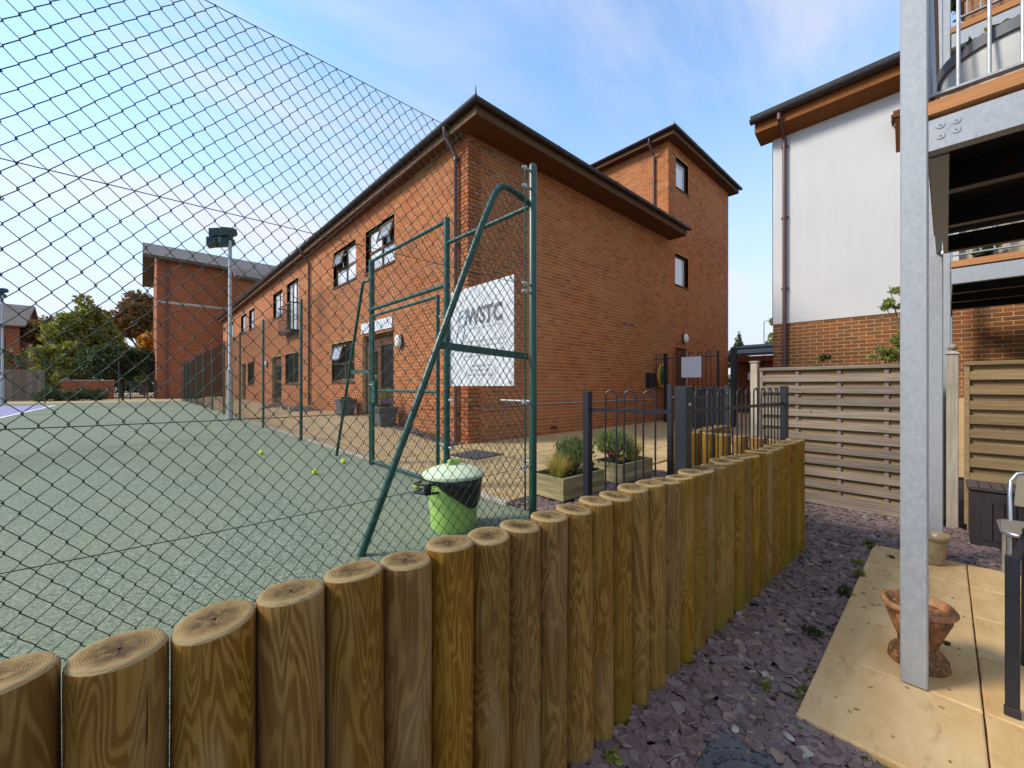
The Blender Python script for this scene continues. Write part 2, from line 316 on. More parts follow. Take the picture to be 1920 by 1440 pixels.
M['gutter'] = simple('dark brown gutter plastic', (.028, .017, .020), .4, var=.2, scale=3, spec=.5)  # balcony joists take it too, as painted shade
M['pipe'] = simple('maroon brown downpipe plastic', (.105, .045, .042), .4, var=.15, scale=3, spec=.5)
M['render'] = MT('off white render', .9, spec=.15); _m = M['render']; _p = _m.n('ShaderNodeNewGeometry').outputs['Position']
_st = _m.n('ShaderNodeMapping'); _m.l(_p, _st.inputs[0]); _st.inputs['Scale'].default_value = (5, 5, .25)
_m.col(_m.ramp(_m.math('ADD', _m.math('MULTIPLY', _m.noise(_p, .8, 5, .6), .6), _m.math('MULTIPLY', _m.noise(_st.outputs[0], 1, 4, .6), .4)), [(.3, (.54, .525, .505)), (.7, (.60, .585, .565))])).bump(_m.noise(_p, 180, 3), .25, .003); M['render'] = _m.m
M['white'] = simple('white board', (.74, .75, .77), .45, var=.04, scale=3)
M['opal'] = simple('opal lamp cover', (.80, .78, .70), .25, var=.04, scale=5)
M['tile'] = simple('dark roof tile', (.085, .078, .072), .8, var=.35, scale=1.5, bump=.2)
M['slateroof'] = simple('grey slate roof', (.125, .105, .085), .75, var=.3, scale=1.2, bump=.2)
m = MT('window glass', .03, 0, .8); m.col((.30, .32, .34)); M['glass'] = m.m
m = MT('dark window glass', .03, 0, .8); m.col((.02, .022, .024)); M['dglass'] = m.m
M['whitepane'] = simple('white glossy window pane', (.66, .67, .68), .08, var=.05, scale=1, spec=.8)  # opaque glossy pane with a near-white base colour
M['limegreen'] = simple('lime green bin plastic', (.33, .54, .13), .42, var=.12, scale=8, spec=.45)
M['palelime'] = simple('pale green lid plastic', (.60, .70, .47), .4, var=.1, scale=14)
M['bag'] = simple('black bin liner', (.008, .008, .008), .28, var=.4, scale=30, bump=.8, spec=.6)
m = MT('tennis ball felt', .95, spec=.1); m.col((.60, .72, .04)).bump(m.noise(m.co('Object'), 400, 2), .6, .002); M['ball'] = m.m
m = MT('weathered terracotta', .7, spec=.3); p = m.co('Object'); s = m.n('ShaderNodeSeparateXYZ'); m.l(p, s.inputs[0])
c = m.ramp(m.noise(p, 22, 6, .7), [(.3, (.16, .07, .03)), (.5, (.33, .13, .04)), (.7, (.44, .27, .14))]); c = m.mix(m.rng(m.noise(p, 19, 6, .75), .46, .56, 0, .85), c, (.085, .058, .026))
m.col(c).bump(m.noise(p, 26, 5, .7), .9, .02); M['urn'] = m.m
M['terracotta'] = simple('terracotta', (.33, .15, .06), .6, var=.5, scale=30, bump=.3)
M['jointsand'] = simple('dirty joint sand', (.11, .075, .04), .95, var=.4, scale=30)
M['glazed'] = simple('tan glazed pot', (.26, .19, .10), .35, var=.25, scale=20)
M['greypot'] = simple('pale grey fibre planter', (.50, .49, .46), .7, var=.12, scale=8)
M['cover'] = simple('blue grey composite cover', (.115, .118, .125), .6, var=.2, scale=18, bump=.25)
M['coverink'] = simple('embossed lettering shade', (.035, .04, .05), .7)
M['wicker'] = simple('tan woven seat', (.26, .21, .15), .7, var=.4, scale=140, bump=.8)
M['chrome'] = simple('brushed aluminium tube', (.45, .47, .50), .25, .8, var=.1, scale=10)
M['ink'] = simple('grey printed lettering', (.20, .19, .23), .6, var=.1)
M['inkpale'] = simple('pale blue print', (.42, .52, .62), .6, var=.1)
M['inkfaint'] = simple('faint grey print', (.44, .46, .46), .6, var=.1)
M['yellow'] = simple('yellow plastic', (.68, .36, .015), .4, var=.1)
M['hosegreen'] = simple('green hose', (.05, .16, .04), .5, var=.2)
M['rcsteel'] = simple('lamp column steel', (.36, .39, .40), .5, .4, var=.12, scale=5)
M['concrete'] = simple('concrete edging', (.42, .38, .31), .9, var=.2, scale=9, bump=.3)
def leafmat(name, stops, trans=.42, rough=.6):
    m = MT(name, rough, spec=.3); m.col(m.ramp(m.rnd(), stops)); b = m.b
    tr = m.n('ShaderNodeBsdfTranslucent'); m.l(m.ramp(m.rnd(), stops), tr.inputs[0]); mxs = m.n('ShaderNodeMixShader'); mxs.inputs[0].default_value = trans
    m.l(b.outputs[0], mxs.inputs[1]); m.l(tr.outputs[0], mxs.inputs[2]); m.l(mxs.outputs[0], m.t.nodes['Material Output'].inputs[0]); return m.m
M['leaf_g'] = leafmat('mid green leaves', [(0, (.10, .13, .022)), (.5, (.21, .235, .04)), (.85, (.35, .32, .055)), (1, (.46, .35, .065))])
M['leaf_d'] = leafmat('dark green leaves', [(0, (.03, .05, .014)), (.6, (.06, .09, .022)), (1, (.12, .14, .04))])
M['leaf_b'] = leafmat('russet autumn leaves', [(0, (.10, .05, .015)), (.5, (.21, .09, .022)), (.8, (.16, .12, .03)), (1, (.32, .14, .025))])
M['leaf_o'] = leafmat('orange autumn leaves', [(0, (.50, .17, .012)), (.6, (.66, .27, .02)), (1, (.62, .40, .04))])
M['leaf_y'] = leafmat('yellow green leaves', [(0, (.13, .17, .025)), (.6, (.25, .28, .05)), (1, (.40, .40, .12))])
M['leaf_h'] = leafmat('clipped hedge leaves', [(0, (.035, .065, .014)), (.7, (.075, .11, .025)), (1, (.22, .26, .13))])
M['blade_y'] = leafmat('golden grass blades', [(0, (.34, .29, .05)), (.6, (.58, .48, .10)), (1, (.70, .58, .20))])
M['blade_g'] = leafmat('grey green sprigs', [(0, (.15, .20, .055)), (.6, (.28, .33, .10)), (1, (.42, .41, .18))])
M['stem'] = simple('woody stem', (.16, .12, .075), .9, var=.3, scale=20)
M['petal'] = leafmat('magenta petals', [(0, (.28, .008, .05)), (1, (.48, .03, .12))])
M['petal_p'] = leafmat('violet petals', [(0, (.34, .14, .42)), (1, (.55, .30, .55))])
M['petal_y'] = leafmat('yellow petals', [(0, (.70, .50, .02)), (1, (.80, .66, .06))])
M['bark'] = simple('bark', (.07, .05, .035), .95, var=.4, scale=9, bump=.6)
m = MT('moss', .95, spec=.1); m.col(m.ramp(m.rnd(), [(0, (.05, .075, .008)), (1, (.14, .17, .02))])); M['moss'] = m.m
# ------------------------------------------------------------------ ground, court, terrace
def sheet(name, x0, x1, y0, y1, z0, z1, mat): return struct(MB().box(x0, x1, y0, y1, z0, z1).build(name, mat))
sheet('ground', -900, 900, -900, 900, -2.2, -1.66, M['grassland'])
sheet('garden_ground', -4, 10.35, -5, 2.3, -1.64, GA, M['earth'])
sheet('tennis_court', -26, 2.40, 1.17, 37.2, -1.64, CT, M['court'])
sheet('court_playing_area', -16.6, -3.35, 9.2, 33.0, CT, CT+.004, M['lilac'])
ln = MB().box(-3.43, -3.33, 9.2, 33.0, CT, CT+.008); ln.box(-16.6, -3.43, 32.9, 33.0, CT, CT+.008)
struct(ln.build('court_lines', M['line']))
sheet('terrace_bed', 2.40, 4.74, 1.14, 2.62, -1.64, TR-.03, M['earth'])
ter = struct(MB().box(2.40, 4.74, 2.62, 5.79, -1.64, TR-.022).box(4.74, 24, 2.30, 5.79, -1.64, TR-.022).build('terrace', M['mortar']))
smesh = {}
U0 = 2.44; rowv = 2.66; ri = 0
while rowv < 5.6:
    d = .45 if ri % 2 else .6; u = U0 - (.3 if ri % 2 else 0)
    while u < 12.6:
        ww = random.choice((.6, .6, .9)); a0, a1 = max(u, 2.44), u+ww; v1 = min(rowv+d, 5.785)
        if a1-a0 > .1 and not (a0 > 4.6 and False):
            key = (round(a1-a0, 2), round(v1-rowv, 2))
            if key not in smesh: smesh[key] = MB().cbox(-key[0]/2+.006, key[0]/2-.006, -key[1]/2+.006, key[1]/2-.006, -.03, 0, .004).mesh('paving_slab', M['buff'])
            link('paving_slab', smesh[key], ter, ((a0+a1)/2, (rowv+v1)/2, TR+random.uniform(-.003, .003)), (random.uniform(-.004, .004), random.uniform(-.004, .004), 0))
        u += ww
    rowv += d; ri += 1
def strip_z(u, v):
    sm = lambda t: (lambda q: q*q*(3-2*q))(max(0, min(1, t)))
    return CT+.01+.28*sm((v-5.6)/4.5)*sm((u-2.45)/1.5)+ .01*mnoise.noise((u*1.3, v*1.3, 0))
mb = MB(); nu, nv = 14, 90; vsl = []
for j in range(nv+1):
    for i in range(nu+1):
        u = 2.40+(4.36-2.40)*i/nu; v = 5.79+(37-5.79)*(j/nv)**1.6; vsl.append((u, v, strip_z(u, v)))
mb.add(vsl, [(j*(nu+1)+i, j*(nu+1)+i+1, (j+1)*(nu+1)+i+1, (j+1)*(nu+1)+i) for j in range(nv) for i in range(nu)])
struct(mb.build('side_path', M['bgravel'], smooth='full'))
mb = MB()
for k in range(34): mb.cbox(2.36, 2.42, 2.62+k*.91, 2.62+k*.91+.9, CT-.1, CT+.035, .008)
struct(mb.build('path_edging', M['concrete']))
# ------------------------------------------------------------------ brick walls
class Plane:
    def __init__(s, O, A, Nn): s.O = Vector(O); s.A = Vector(A); s.N = Vector(Nn)
    def pt(s, a, z, d=0): return s.O+s.A*a+s.N*d+Vector((0, 0, z))
    def box(s, mb, a0, a1, z0, z1, d0, d1):
        P = [s.pt(a, z, d) for d in (d0, d1) for z in (z0, z1) for a in (a0, a1)]
        return mb.add(P, [(0, 1, 3, 2), (4, 6, 7, 5), (0, 4, 5, 1), (2, 3, 7, 6), (0, 2, 6, 4), (1, 5, 7, 3)])
def cells(a0, a1, z0, z1, ops):
    As = sorted({a0, a1}|{min(max(x, a0), a1) for o in ops for x in o[:2]}); Zs = sorted({z0, z1}|{min(max(x, z0), z1) for o in ops for x in o[2:4]})
    for i in range(len(As)-1):
        for j in range(len(Zs)-1):
            ca, cz = (As[i]+As[i+1])/2, (Zs[j]+Zs[j+1])/2
            if not any(o[0] < ca < o[1] and o[2] < cz < o[3] for o in ops): yield As[i], As[i+1], Zs[j], Zs[j+1]
def lay_bricks(P, a0, a1, z0, z1, ops, ref):
    out = []; k = math.floor((z0-ref)/.075)
    while True:
        zb = ref+k*.075
        if zb >= z1-.01: break
        zl, zh = max(zb, z0), min(zb+.065, z1); k += 1
        if zh-zl < .02: continue
        x = a0-(.1125 if k % 2 else 0)
        while x < a1:
            segs = [(max(x, a0), min(x+.215, a1))]; x += .225
            for o in ops:
                if o[2] < zh-.008 and o[3] > zl+.008:
                    ns = []
                    for s0, s1 in segs:
                        if o[1] <= s0 or o[0] >= s1: ns.append((s0, s1))
                        else:
                            if o[0]-s0 > .02: ns.append((s0, o[0]))
                            if s1-o[1] > .02: ns.append((o[1], s1))
                    segs = ns
            for s0, s1 in segs:
                if s1-s0 > .02: out.append((s0, s1, zl, zh))
    return out
def brick_wall(jobs, parent, mat, nobj, skip=None, namebulk='brick_courses'):
    """jobs: (Plane, list of bricks). The nobj that show largest become objects, the rest one mesh."""
    al = []
    f2 = (Vector((.6794, .7338, 0)), Vector((.7338, -.6794, 0)))
    for P, bl in jobs:
        for b in bl:
            c = P.pt((b[0]+b[1])/2, (b[2]+b[3])/2); z = c.dot(f2[0]); x = c.dot(f2[1]); full = abs(b[1]-b[0]-.215) < 1e-4 and abs(b[3]-b[2]-.065) < 1e-4
            vis = z > .5 and abs(x/z) < 1.27 and abs(c.z/z) < .96 and full and not (skip and skip(c))
            area = abs(P.N.dot(c))/max(z, .5)**3 if vis else 0
            al.append((area, P, b, c))
    al.sort(key=lambda t: -t[0]); W, H, D, I = .1075, .0325, .005, .002
    me = MB().add([(-W, 0, -H), (W, 0, -H), (W, 0, H), (-W, 0, H), (-W+I, -D, -H+I), (W-I, -D, -H+I), (W-I, -D, H-I), (-W+I, -D, H-I)],
                  [(4, 5, 6, 7), (0, 1, 5, 4), (1, 2, 6, 5), (2, 3, 7, 6), (3, 0, 4, 7)]).mesh('brick', mat)
    n = 0; mb = MB()
    for area, P, b, c in al:
        if n < nobj and area > 0:
            link('brick', me, parent, c+P.N*random.uniform(-.0012, .0015), (0, 0, math.atan2(P.N.x, -P.N.y))); n += 1
        else:
            D2 = D+random.uniform(-.0012, .0015)
            Q = [P.pt(a, z, 0) for a, z in ((b[0], b[2]), (b[1], b[2]), (b[1], b[3]), (b[0], b[3]))]+[P.pt(a, z, D2) for a, z in ((b[0]+I, b[2]+I), (b[1]-I, b[2]+I), (b[1]-I, b[3]-I), (b[0]+I, b[3]-I))]
            mb.add(Q, [(4, 5, 6, 7), (0, 1, 5, 4), (1, 2, 6, 5), (2, 3, 7, 6), (3, 0, 4, 7)] if P.A.cross(Vector((0, 0, 1))).dot(P.N) > 0 else [(7, 6, 5, 4), (4, 5, 1, 0), (5, 6, 2, 1), (6, 7, 3, 2), (7, 4, 0, 3)])
    if mb.f: stuff(mb.build(namebulk, mat, parent))
def window(P, o, parent, lights=2, pane='whitepane', depth=.085, name='window', transom=None, openl=None):
    a0, a1, z0, z1 = o; fw = .06
    mb = MB(); d1 = -depth; d0 = d1-.06
    P.box(mb, a0, a1, z0, z0+fw, d0, d1); P.box(mb, a0, a1, z1-fw, z1, d0, d1); P.box(mb, a0, a0+fw, z0+fw, z1-fw, d0, d1); P.box(mb, a1-fw, a1, z0+fw, z1-fw, d0, d1)
    for k in range(1, lights):
        c = a0+(a1-a0)*k/lights; P.box(mb, c-.035, c+.035, z0+fw, z1-fw, d0, d1+.003)
    if transom: P.box(mb, a0+fw, a1-fw, transom-.03, transom+.03, d0+.004, d1+.001)
    # brick reveals round the opening
    f = mb.build(name, M['frame_t'], parent)
    rv = MB()
    for aa in (a0, a1): rv.add([P.pt(aa, z0, .0), P.pt(aa, z1, 0), P.pt(aa, z1, -.16), P.pt(aa, z0, -.16)], [(0, 1, 2, 3)])
    rv.add([P.pt(a0, z1, 0), P.pt(a1, z1, 0), P.pt(a1, z1, -.16), P.pt(a0, z1, -.16)], [(0, 1, 2, 3)])
    rv.add([P.pt(a0, z0, 0), P.pt(a1, z0, 0), P.pt(a1, z0, -.16), P.pt(a0, z0, -.16)], [(0, 1, 2, 3)])
    rv.build('reveal', M['far_brick'], f)
    w = (a1-a0-2*fw)/lights
    for k in range(lights):
        b0 = a0+fw+w*k+.02; b1 = a0+fw+w*(k+1)-.02
        if openl is not None and k == openl:      # open top-hung sash
            zt, zb = z1-fw-.02, (transom+.04 if transom else z0+fw+.02); sw = MB(); tilt = .26
            def sp(a, t, e): return P.pt(a, zt+(zb-zt)*t*.93, -depth+.03+tilt*t*(zt-zb)+e)
            for (x0, x1, t0, t1) in ((b0, b0+.05, 0, 1), (b1-.05, b1, 0, 1), (b0+.05, b1-.05, 0, .09), (b0+.05, b1-.05, .91, 1)):
                q = [sp(x, t, e) for e in (0, .04) for t in (t0, t1) for x in (x0, x1)]
                sw.add(q, [(0, 1, 3, 2), (4, 6, 7, 5), (0, 4, 5, 1), (2, 3, 7, 6), (0, 2, 6, 4), (1, 5, 7, 3)])
            sw.build('open_sash', M['frame_t'], f)
            MB().add([sp(b0+.05, .09, .02), sp(b1-.05, .09, .02), sp(b1-.05, .91, .02), sp(b0+.05, .91, .02)], [(0, 1, 2, 3)]).build('pane', M['glass'], f)
            g = MB(); P.box(g, b0, b1, zb, zt, d0+.004, d0+.012); g.build('pane', M['dglass'], f)
            if transom: g = MB(); P.box(g, b0, b1, z0+fw+.01, transom-.04, d1-.03, d1-.022); g.build('pane', M[pane], f)
            continue
        g = MB(); P.box(g, b0, b1, z0+fw+.01, z1-fw-.01, d1-.03, d1-.022); g.build('pane', M[pane], f)
    s = MB(); P.box(s, a0-.03, a1+.03, z0-.05, z0-.003, -.16, .03); s.build('sill', M['frame_t'], f)
    return f
def door(P, o, parent, leafs=1, sidelight=False):
    a0, a1, z0, z1 = o; mb = MB(); d1 = -.085; d0 = -.15
    P.box(mb, a0, a1, z1-.07, z1, d0, d1); P.box(mb, a0, a0+.07, z0, z1-.07, d0, d1); P.box(mb, a1-.07, a1, z0, z1-.07, d0, d1); P.box(mb, a0+.07, a1-.07, z1-.30, z1-.24, d0, d1)
    mid = a0+(a1-a0)*(.5 if sidelight else 0)
    if sidelight: P.box(mb, mid-.045, mid+.045, z0, z1-.30, d0, d1+.002)
    f = mb.build('door', M['frame_t'], parent)
    b0 = (mid+.05) if sidelight else a0+.075
    lf = MB()
    for (x0, x1, y0, y1) in ((b0, b0+.11, z0+.01, z1-.31), (a1-.185, a1-.075, z0+.01, z1-.31), (b0+.11, a1-.185, z0+.01, z0+.25), (b0+.11, a1-.185, z1-.43, z1-.31), (b0+.11, a1-.185, z0+.9, z0+1.02)): P.box(lf, x0, x1, y0, y1, d0+.01, d1-.012)
    lf.build('door_leaf', M['frame_t'], f)
    g = MB(); P.box(g, b0+.11, a1-.185, z0+.25, z1-.43, -.13, -.12); g.build('pane', M['dglass'], f)
    g = MB(); P.box(g, a0+.07, a1-.07, z1-.24, z1-.07, -.13, -.12); g.build('pane', M['soffit_t'], f)
    if sidelight: g = MB(); P.box(g, a0+.07, mid-.045, z0+.02, z1-.30, -.13, -.12); g.build('pane', M['dglass'], f)
    h = MB(); h.tube([P.pt(b0+.05, z0+1.0, d1-.012), P.pt(b0+.05, z0+1.0, d1+.05), P.pt(b0+.17, z0+1.0, d1+.05)], .011, 6); h.build('handle', M['chrome'], f)
    return f
# ------------------------------------------------------------------ main brick building
BU, BV, SO = 4.30, 5.80, 4.50
main = thing('clubhouse_building', 'long two storey orange brick building with a taller corner tower behind the court', 'building', (BU, BV, TR))
PF = Plane((BU, BV, 0), (0, 1, 0), (-1, 0, 0)); PE = Plane((BU, BV, 0), (1, 0, 0), (0, -1, 0)); TU = 11.92; PT = Plane((TU, BV, 0), (0, 1, 0), (-1, 0, 0))
fv = lambda a, b, c, d: (a-BV, b-BV, c, d); eu = lambda a, b, c, d: (a-BU, b-BU, c, d)
F_w = [fv(8.62, 10.22, 2.90, 3.98), fv(10.88, 12.58, 2.95, 4.0), fv(18.5, 20.05, 2.93, 4.0), fv(23.9, 25.35, 2.97, 4.03), fv(26.0, 27.7, 2.98, 4.03), fv(30.2, 31.7, 2.98, 4.03), fv(10.95, 12.72, .13, 1.27), fv(16.22, 18.05, .10, 1.27), fv(24.0, 25.65, .07, 1.28)]
F_d = [fv(8.66, 10.42, -.74, 1.30), fv(18.65, 20.28, -.76, 1.27), fv(26.3, 27.4, -.76, 1.27)]; F_j = fv(16.25, 17.82, 2.0, 4.04)
E_w = [eu(12.42, 13.30, 6.30, 7.26), eu(12.36, 13.30, 3.22, 4.20)]; E_d = eu(12.36, 13.26, TR, 1.22)
vents_e = [eu(9.34, 9.555, 1.62, 1.685), eu(9.68, 9.895, 1.62, 1.685), eu(6.50, 6.715, TR+.1, TR+.165)]
LEN = 34.5-BV
mb = MB()
for a, b, c, d in cells(0, LEN, TR-.1, SO+.2, F_w+F_d+[F_j]): PF.box(mb, a, b, c, d, -.3, 0)
for a, b, c, d in cells(.0, TU-BU, TR-.1, SO+.2, []): PE.box(mb, a+.3, b, c, d, -.3, 0)
for a, b, c, d in cells(TU-BU, 16.9-BU, TR-.1, 7.62, E_w+[E_d]): PE.box(mb, a, b, c, d, -.3, 0)
PT.box(mb, .3, 6.2, SO-.5, 7.62, -.3, 0); PE.box(mb, 0, .3, TR-.1, SO+.2, -.298, 0)
mb.box(16.6, 16.9, BV+.3, 12, TR-.1, 7.62); mb.box(TU+.3, 16.6, 11.7, 12, SO, 7.62); mb.box(BU+.3, 12, 34.2, 34.5, TR-.1, SO+.2)
mb.box(BU+.5, 16.5, BV+.5, 34.1, TR-.2, TR-.05)
mb.build('wall', M['mortar'], main)
FB = lay_bricks(PF, 0, LEN, TR-.05, SO+.02, F_w+F_d+[F_j], TR); EB = lay_bricks(PE, 0, 16.9-BU, TR, SO+.02, E_w+[E_d], TR)
EB2 = lay_bricks(PE, TU-BU, 16.9-BU, SO+.02, 7.62, E_w, TR); TB = lay_bricks(PT, 0, 6.2, SO-.3, 7.62, [], TR)
brick_wall([(PF, FB), (PE, EB), (PE, EB2), (PT, TB)], main, M['brick'], 300, skip=lambda c: c.x < 4.31 and c.y > 9)
for i, o in enumerate(F_w):
    window(PF, o, main, 2, 'whitepane' if i < 6 else 'dglass', transom=(o[2]+o[3])/2-.02 if i in (0, 1, 6) else None, openl={0: 0, 1: 1, 6: 1}.get(i))
door(PF, F_d[0], main, sidelight=True); door(PF, F_d[1], main); door(PF, F_d[2], main)
jw = window(PF, F_j, main, 3, 'whitepane')
for o in E_w: window(PE, o, main, 1, 'whitepane')
a0, a1, z0, z1 = E_d
dm = MB(); PE.box(dm, a0, a1, z0, z1, -.12, -.06); ed = dm.build('door', M['frame_t'], main)
for k in range(6): g = MB(); PE.box(g, a0+.06+k*.13, a0+.06+k*.13+.118, z0+.02, z1-.05, -.06, -.05); g.build('door_board', M['soffit_t'], ed)
for o in vents_e: g = MB(); PE.box(g, *o, .002, .014); [PE.box(g, o[0]+.015+k*.031, o[0]+.03+k*.031, o[2]+.008, o[3]-.008, .014, .018) for k in range(6)]; g.build('air_brick', M['pipe'], main)
g = MB(); PF.box(g, 11.7-BV, 11.92-BV, 1.6, 1.67, .002, .014); g.build('air_brick', M['pipe'], main)
# juliet balcony
jb = MB(); P = PF; ja, jbb = F_j[0]-.1, F_j[1]+.1
for z in (2.06, 3.05): jb.bar(P.pt(ja, z, .28), P.pt(jbb, z, .28), .04, .04); jb.bar(P.pt(ja, z, 0), P.pt(ja, z, .28), .04, .04); jb.bar(P.pt(jbb, z, 0), P.pt(jbb, z, .28), .04, .04)
for k in range(13): a = ja+(jbb-ja)*k/12; jb.tube([P.pt(a, 2.06, .28), P.pt(a, 3.05, .28)], .007, 5)
P.box(jb, ja, jbb, 2.0, 2.04, .01, .30)
jb.build('juliet_balcony', M['black'], main)
# eaves: soffit, fascia, gutter, roof
ex0, ey0 = BU-.22, BV-.53
sf = MB().prism([(ex0, ey0, SO), (TU+.02, ey0, SO), (TU+.02, BV+.02, SO), (BU+.02, BV+.02, SO), (BU+.02, 34.7, SO), (ex0, 34.7, SO)], (0, 0, .03)); sf.build('soffit', M['soffit_t'], main)
fa = MB(); fa.box(ex0-.022, ex0, ey0-.022, 34.7, SO-.02, SO+.20); fa.box(ex0, TU+.02, ey0-.022, ey0, SO-.02, SO+.20); fa.box(TU+.02, TU+.042, ey0-.022, BV-.01, SO-.02, SO+.20); fa.build('fascia', M['frame_t'], main)
def gutter(pts, parent, r=.062):
    g = MB(); n = 8; pts = [Vector(p) for p in pts]
    prof = [(math.cos(t), math.sin(t)) for t in [math.pi+math.pi*k/n for k in range(n+1)]]+[(math.cos(t)*.9, math.sin(t)*.9) for t in [2*math.pi-math.pi*k/n for k in range(n+1)]]
    rings = []
    for i, p in enumerate(pts):
        dirs = []
        if i > 0: dirs.append((pts[i]-pts[i-1]).normalized())
        if i < len(pts)-1: dirs.append((pts[i+1]-pts[i]).normalized())
        nn = sum((Vector((d.y, -d.x, 0)) for d in dirs), Vector()); nn.normalize(); s = 1/max(.3, nn.dot(Vector((dirs[0].y, -dirs[0].x, 0))))
        rings.append([p+nn*(c*r*s)+Vector((0, 0, q*r*1.05)) for c, q in prof])
    k = len(prof); vs = [q for rg in rings for q in rg]; fs = [(i*k+j, i*k+(j+1) % k, (i+1)*k+(j+1) % k, (i+1)*k+j) for i in range(len(pts)-1) for j in range(k)]
    g.add(vs, fs+[tuple(range(k)), tuple(range((len(pts)-1)*k, len(pts)*k))])
    for i in range(len(pts)-1):       # joint collars
        d = pts[i+1]-pts[i]; m_ = int(d.length/2.6)
        for q in range(1, m_+1):
            c = pts[i]+d*(q/(m_+1)); dn = d.normalized(); nn = Vector((dn.y, -dn.x, 0))
            ar = [c+nn*(math.cos(t)*(r+.006))+Vector((0, 0, math.sin(t)*(r*1.05+.006))) for t in [math.pi+math.pi*j/8 for j in range(9)]]
            g.add([p-dn*.03 for p in ar]+[p+dn*.03 for p in ar], [(j, j+1, j+10, j+9) for j in range(8)])
    return g.build('gutter', M['gutter'], parent, True)
gx, gy = ex0-.085, ey0-.085
gutter([(gx, 34.8, SO+.18), (gx, gy, SO+.18), (TU+.11, gy, SO+.18)], main)
rf = MB(); e0x, e0y, e1x, e1y = ex0-.07, ey0-.07, 12.4, 34.85; rz = SO+.215; rd = 8.3
rf.add([(e0x, e0y, rz), (TU-.0, e0y, rz), (TU, BV, rz+.25), (e1x, BV+.3, rz), (e1x, e1y, rz), (e0x, e1y, rz), (rd, 9.4, rz+1.75), (rd, 31, rz+1.75), (TU-.3, BV+.6, rz+.5)],
       [(0, 1, 2, 8, 6), (8, 4, 7, 6), (4, 5, 7), (0, 6, 7, 5)])
rfo = rf.build('roof', M['tile'], main); sm_ = rfo.modifiers.new('thickness', 'SOLIDIFY'); sm_.thickness = .035; sm_.offset = -1
hi = MB().tube([(gx+.02, gy+.02, rz-.02), (gx+.02, gy+.02, rz+.05), (gx-.0, gy-.0, rz+.16)], [.03, .018, .006], 6); hi.build('hip_iron', M['gutter'], main)
def downpipe(parent, top, wall, zb, n, off=.06, r=.036, name='downpipe', mat='pipe'):
    """top: outlet under the gutter; wall: (x, y) of the pipe foot line on the wall; n: outward normal"""
    t = Vector(top); wv = Vector((wall[0], wall[1], 0))+Vector(n)*off
    zt = t.z; g = MB().tube([t, (t.x, t.y, zt-.14), (wv.x, wv.y, zt-.42), (wv.x, wv.y, zb)], r, 10)
    for z in np.arange(zb+.5, zt-.5, 1.55):
        g.tube([(wv.x, wv.y, z), (wv.x, wv.y, z+.06)], r+.008, 10); nn = Vector(n); s = Vector((-nn.y, nn.x, 0)); g.bar(Vector((wv.x, wv.y, z+.03))-nn*.03-s*.07, Vector((wv.x, wv.y, z+.03))-nn*.03+s*.07, .012, .045)
    return g.build(name, M[mat], parent, True)
downpipe(main, (gx, 6.09, SO+.13), (BU, 6.09), TR, (-1, 0, 0)); downpipe(main, (gx, 14.77, SO+.13), (BU, 14.77), TR+.15, (-1, 0, 0)); downpipe(main, (gx, 31.9, SO+.13), (BU, 31.9), TR+.15, (-1, 0, 0))
# tower eaves
TS = 7.55; o_ = .27; tx0, tx1, ty0, ty1 = TU-o_, 16.9+o_, BV-o_, 12+o_
MB().prism([(tx0, ty0, TS), (tx1, ty0, TS), (tx1, BV+.02, TS), (TU+.02, BV+.02, TS), (TU+.02, ty1, TS), (tx0, ty1, TS)], (0, 0, .03)).build('soffit', M['soffit_t'], main)
fa = MB(); fa.box(tx0-.02, tx0, ty0-.02, ty1, TS-.02, TS+.18); fa.box(tx0, tx1, ty0-.02, ty0, TS-.02, TS+.18); fa.box(tx1, tx1+.02, ty0-.02, ty1, TS-.02, TS+.18); fa.build('fascia', M['frame_t'], main)
gutter([(tx0-.08, ty1, TS+.16), (tx0-.08, ty0-.08, TS+.16), (tx1+.08, ty0-.08, TS+.16)], main)
cxx, cyy = (tx0+tx1)/2, (ty0+ty1)/2; q = TS+.2
tr_ = MB().add([(tx0-.06, ty0-.06, q), (tx1+.06, ty0-.06, q), (tx1+.06, ty1, q), (tx0-.06, ty1, q), (cxx, cyy-.5, q+1.1), (cxx, cyy+.5, q+1.1)], [(0, 1, 4), (1, 2, 5, 4), (2, 3, 5), (3, 0, 4, 5)]).build('tower_roof', M['tile'], main)
sm_ = tr_.modifiers.new('thickness', 'SOLIDIFY'); sm_.thickness = .035; sm_.offset = -1
MB().tube([(tx0-.05, ty0-.05, q-.02), (tx0-.06, ty0-.06, q+.13)], [.03, .008], 6).build('hip_iron', M['gutter'], main)
downpipe(main, (tx0-.08, 6.25, TS+.1), (TU, 6.25), SO+.5, (-1, 0, 0))
g = MB().tube([PE.pt(.35, -.37, .02), PE.pt(11.0-BU, -.375, .02)], .012, 6); g.build('wall_pipe', M['rcsteel'], main)
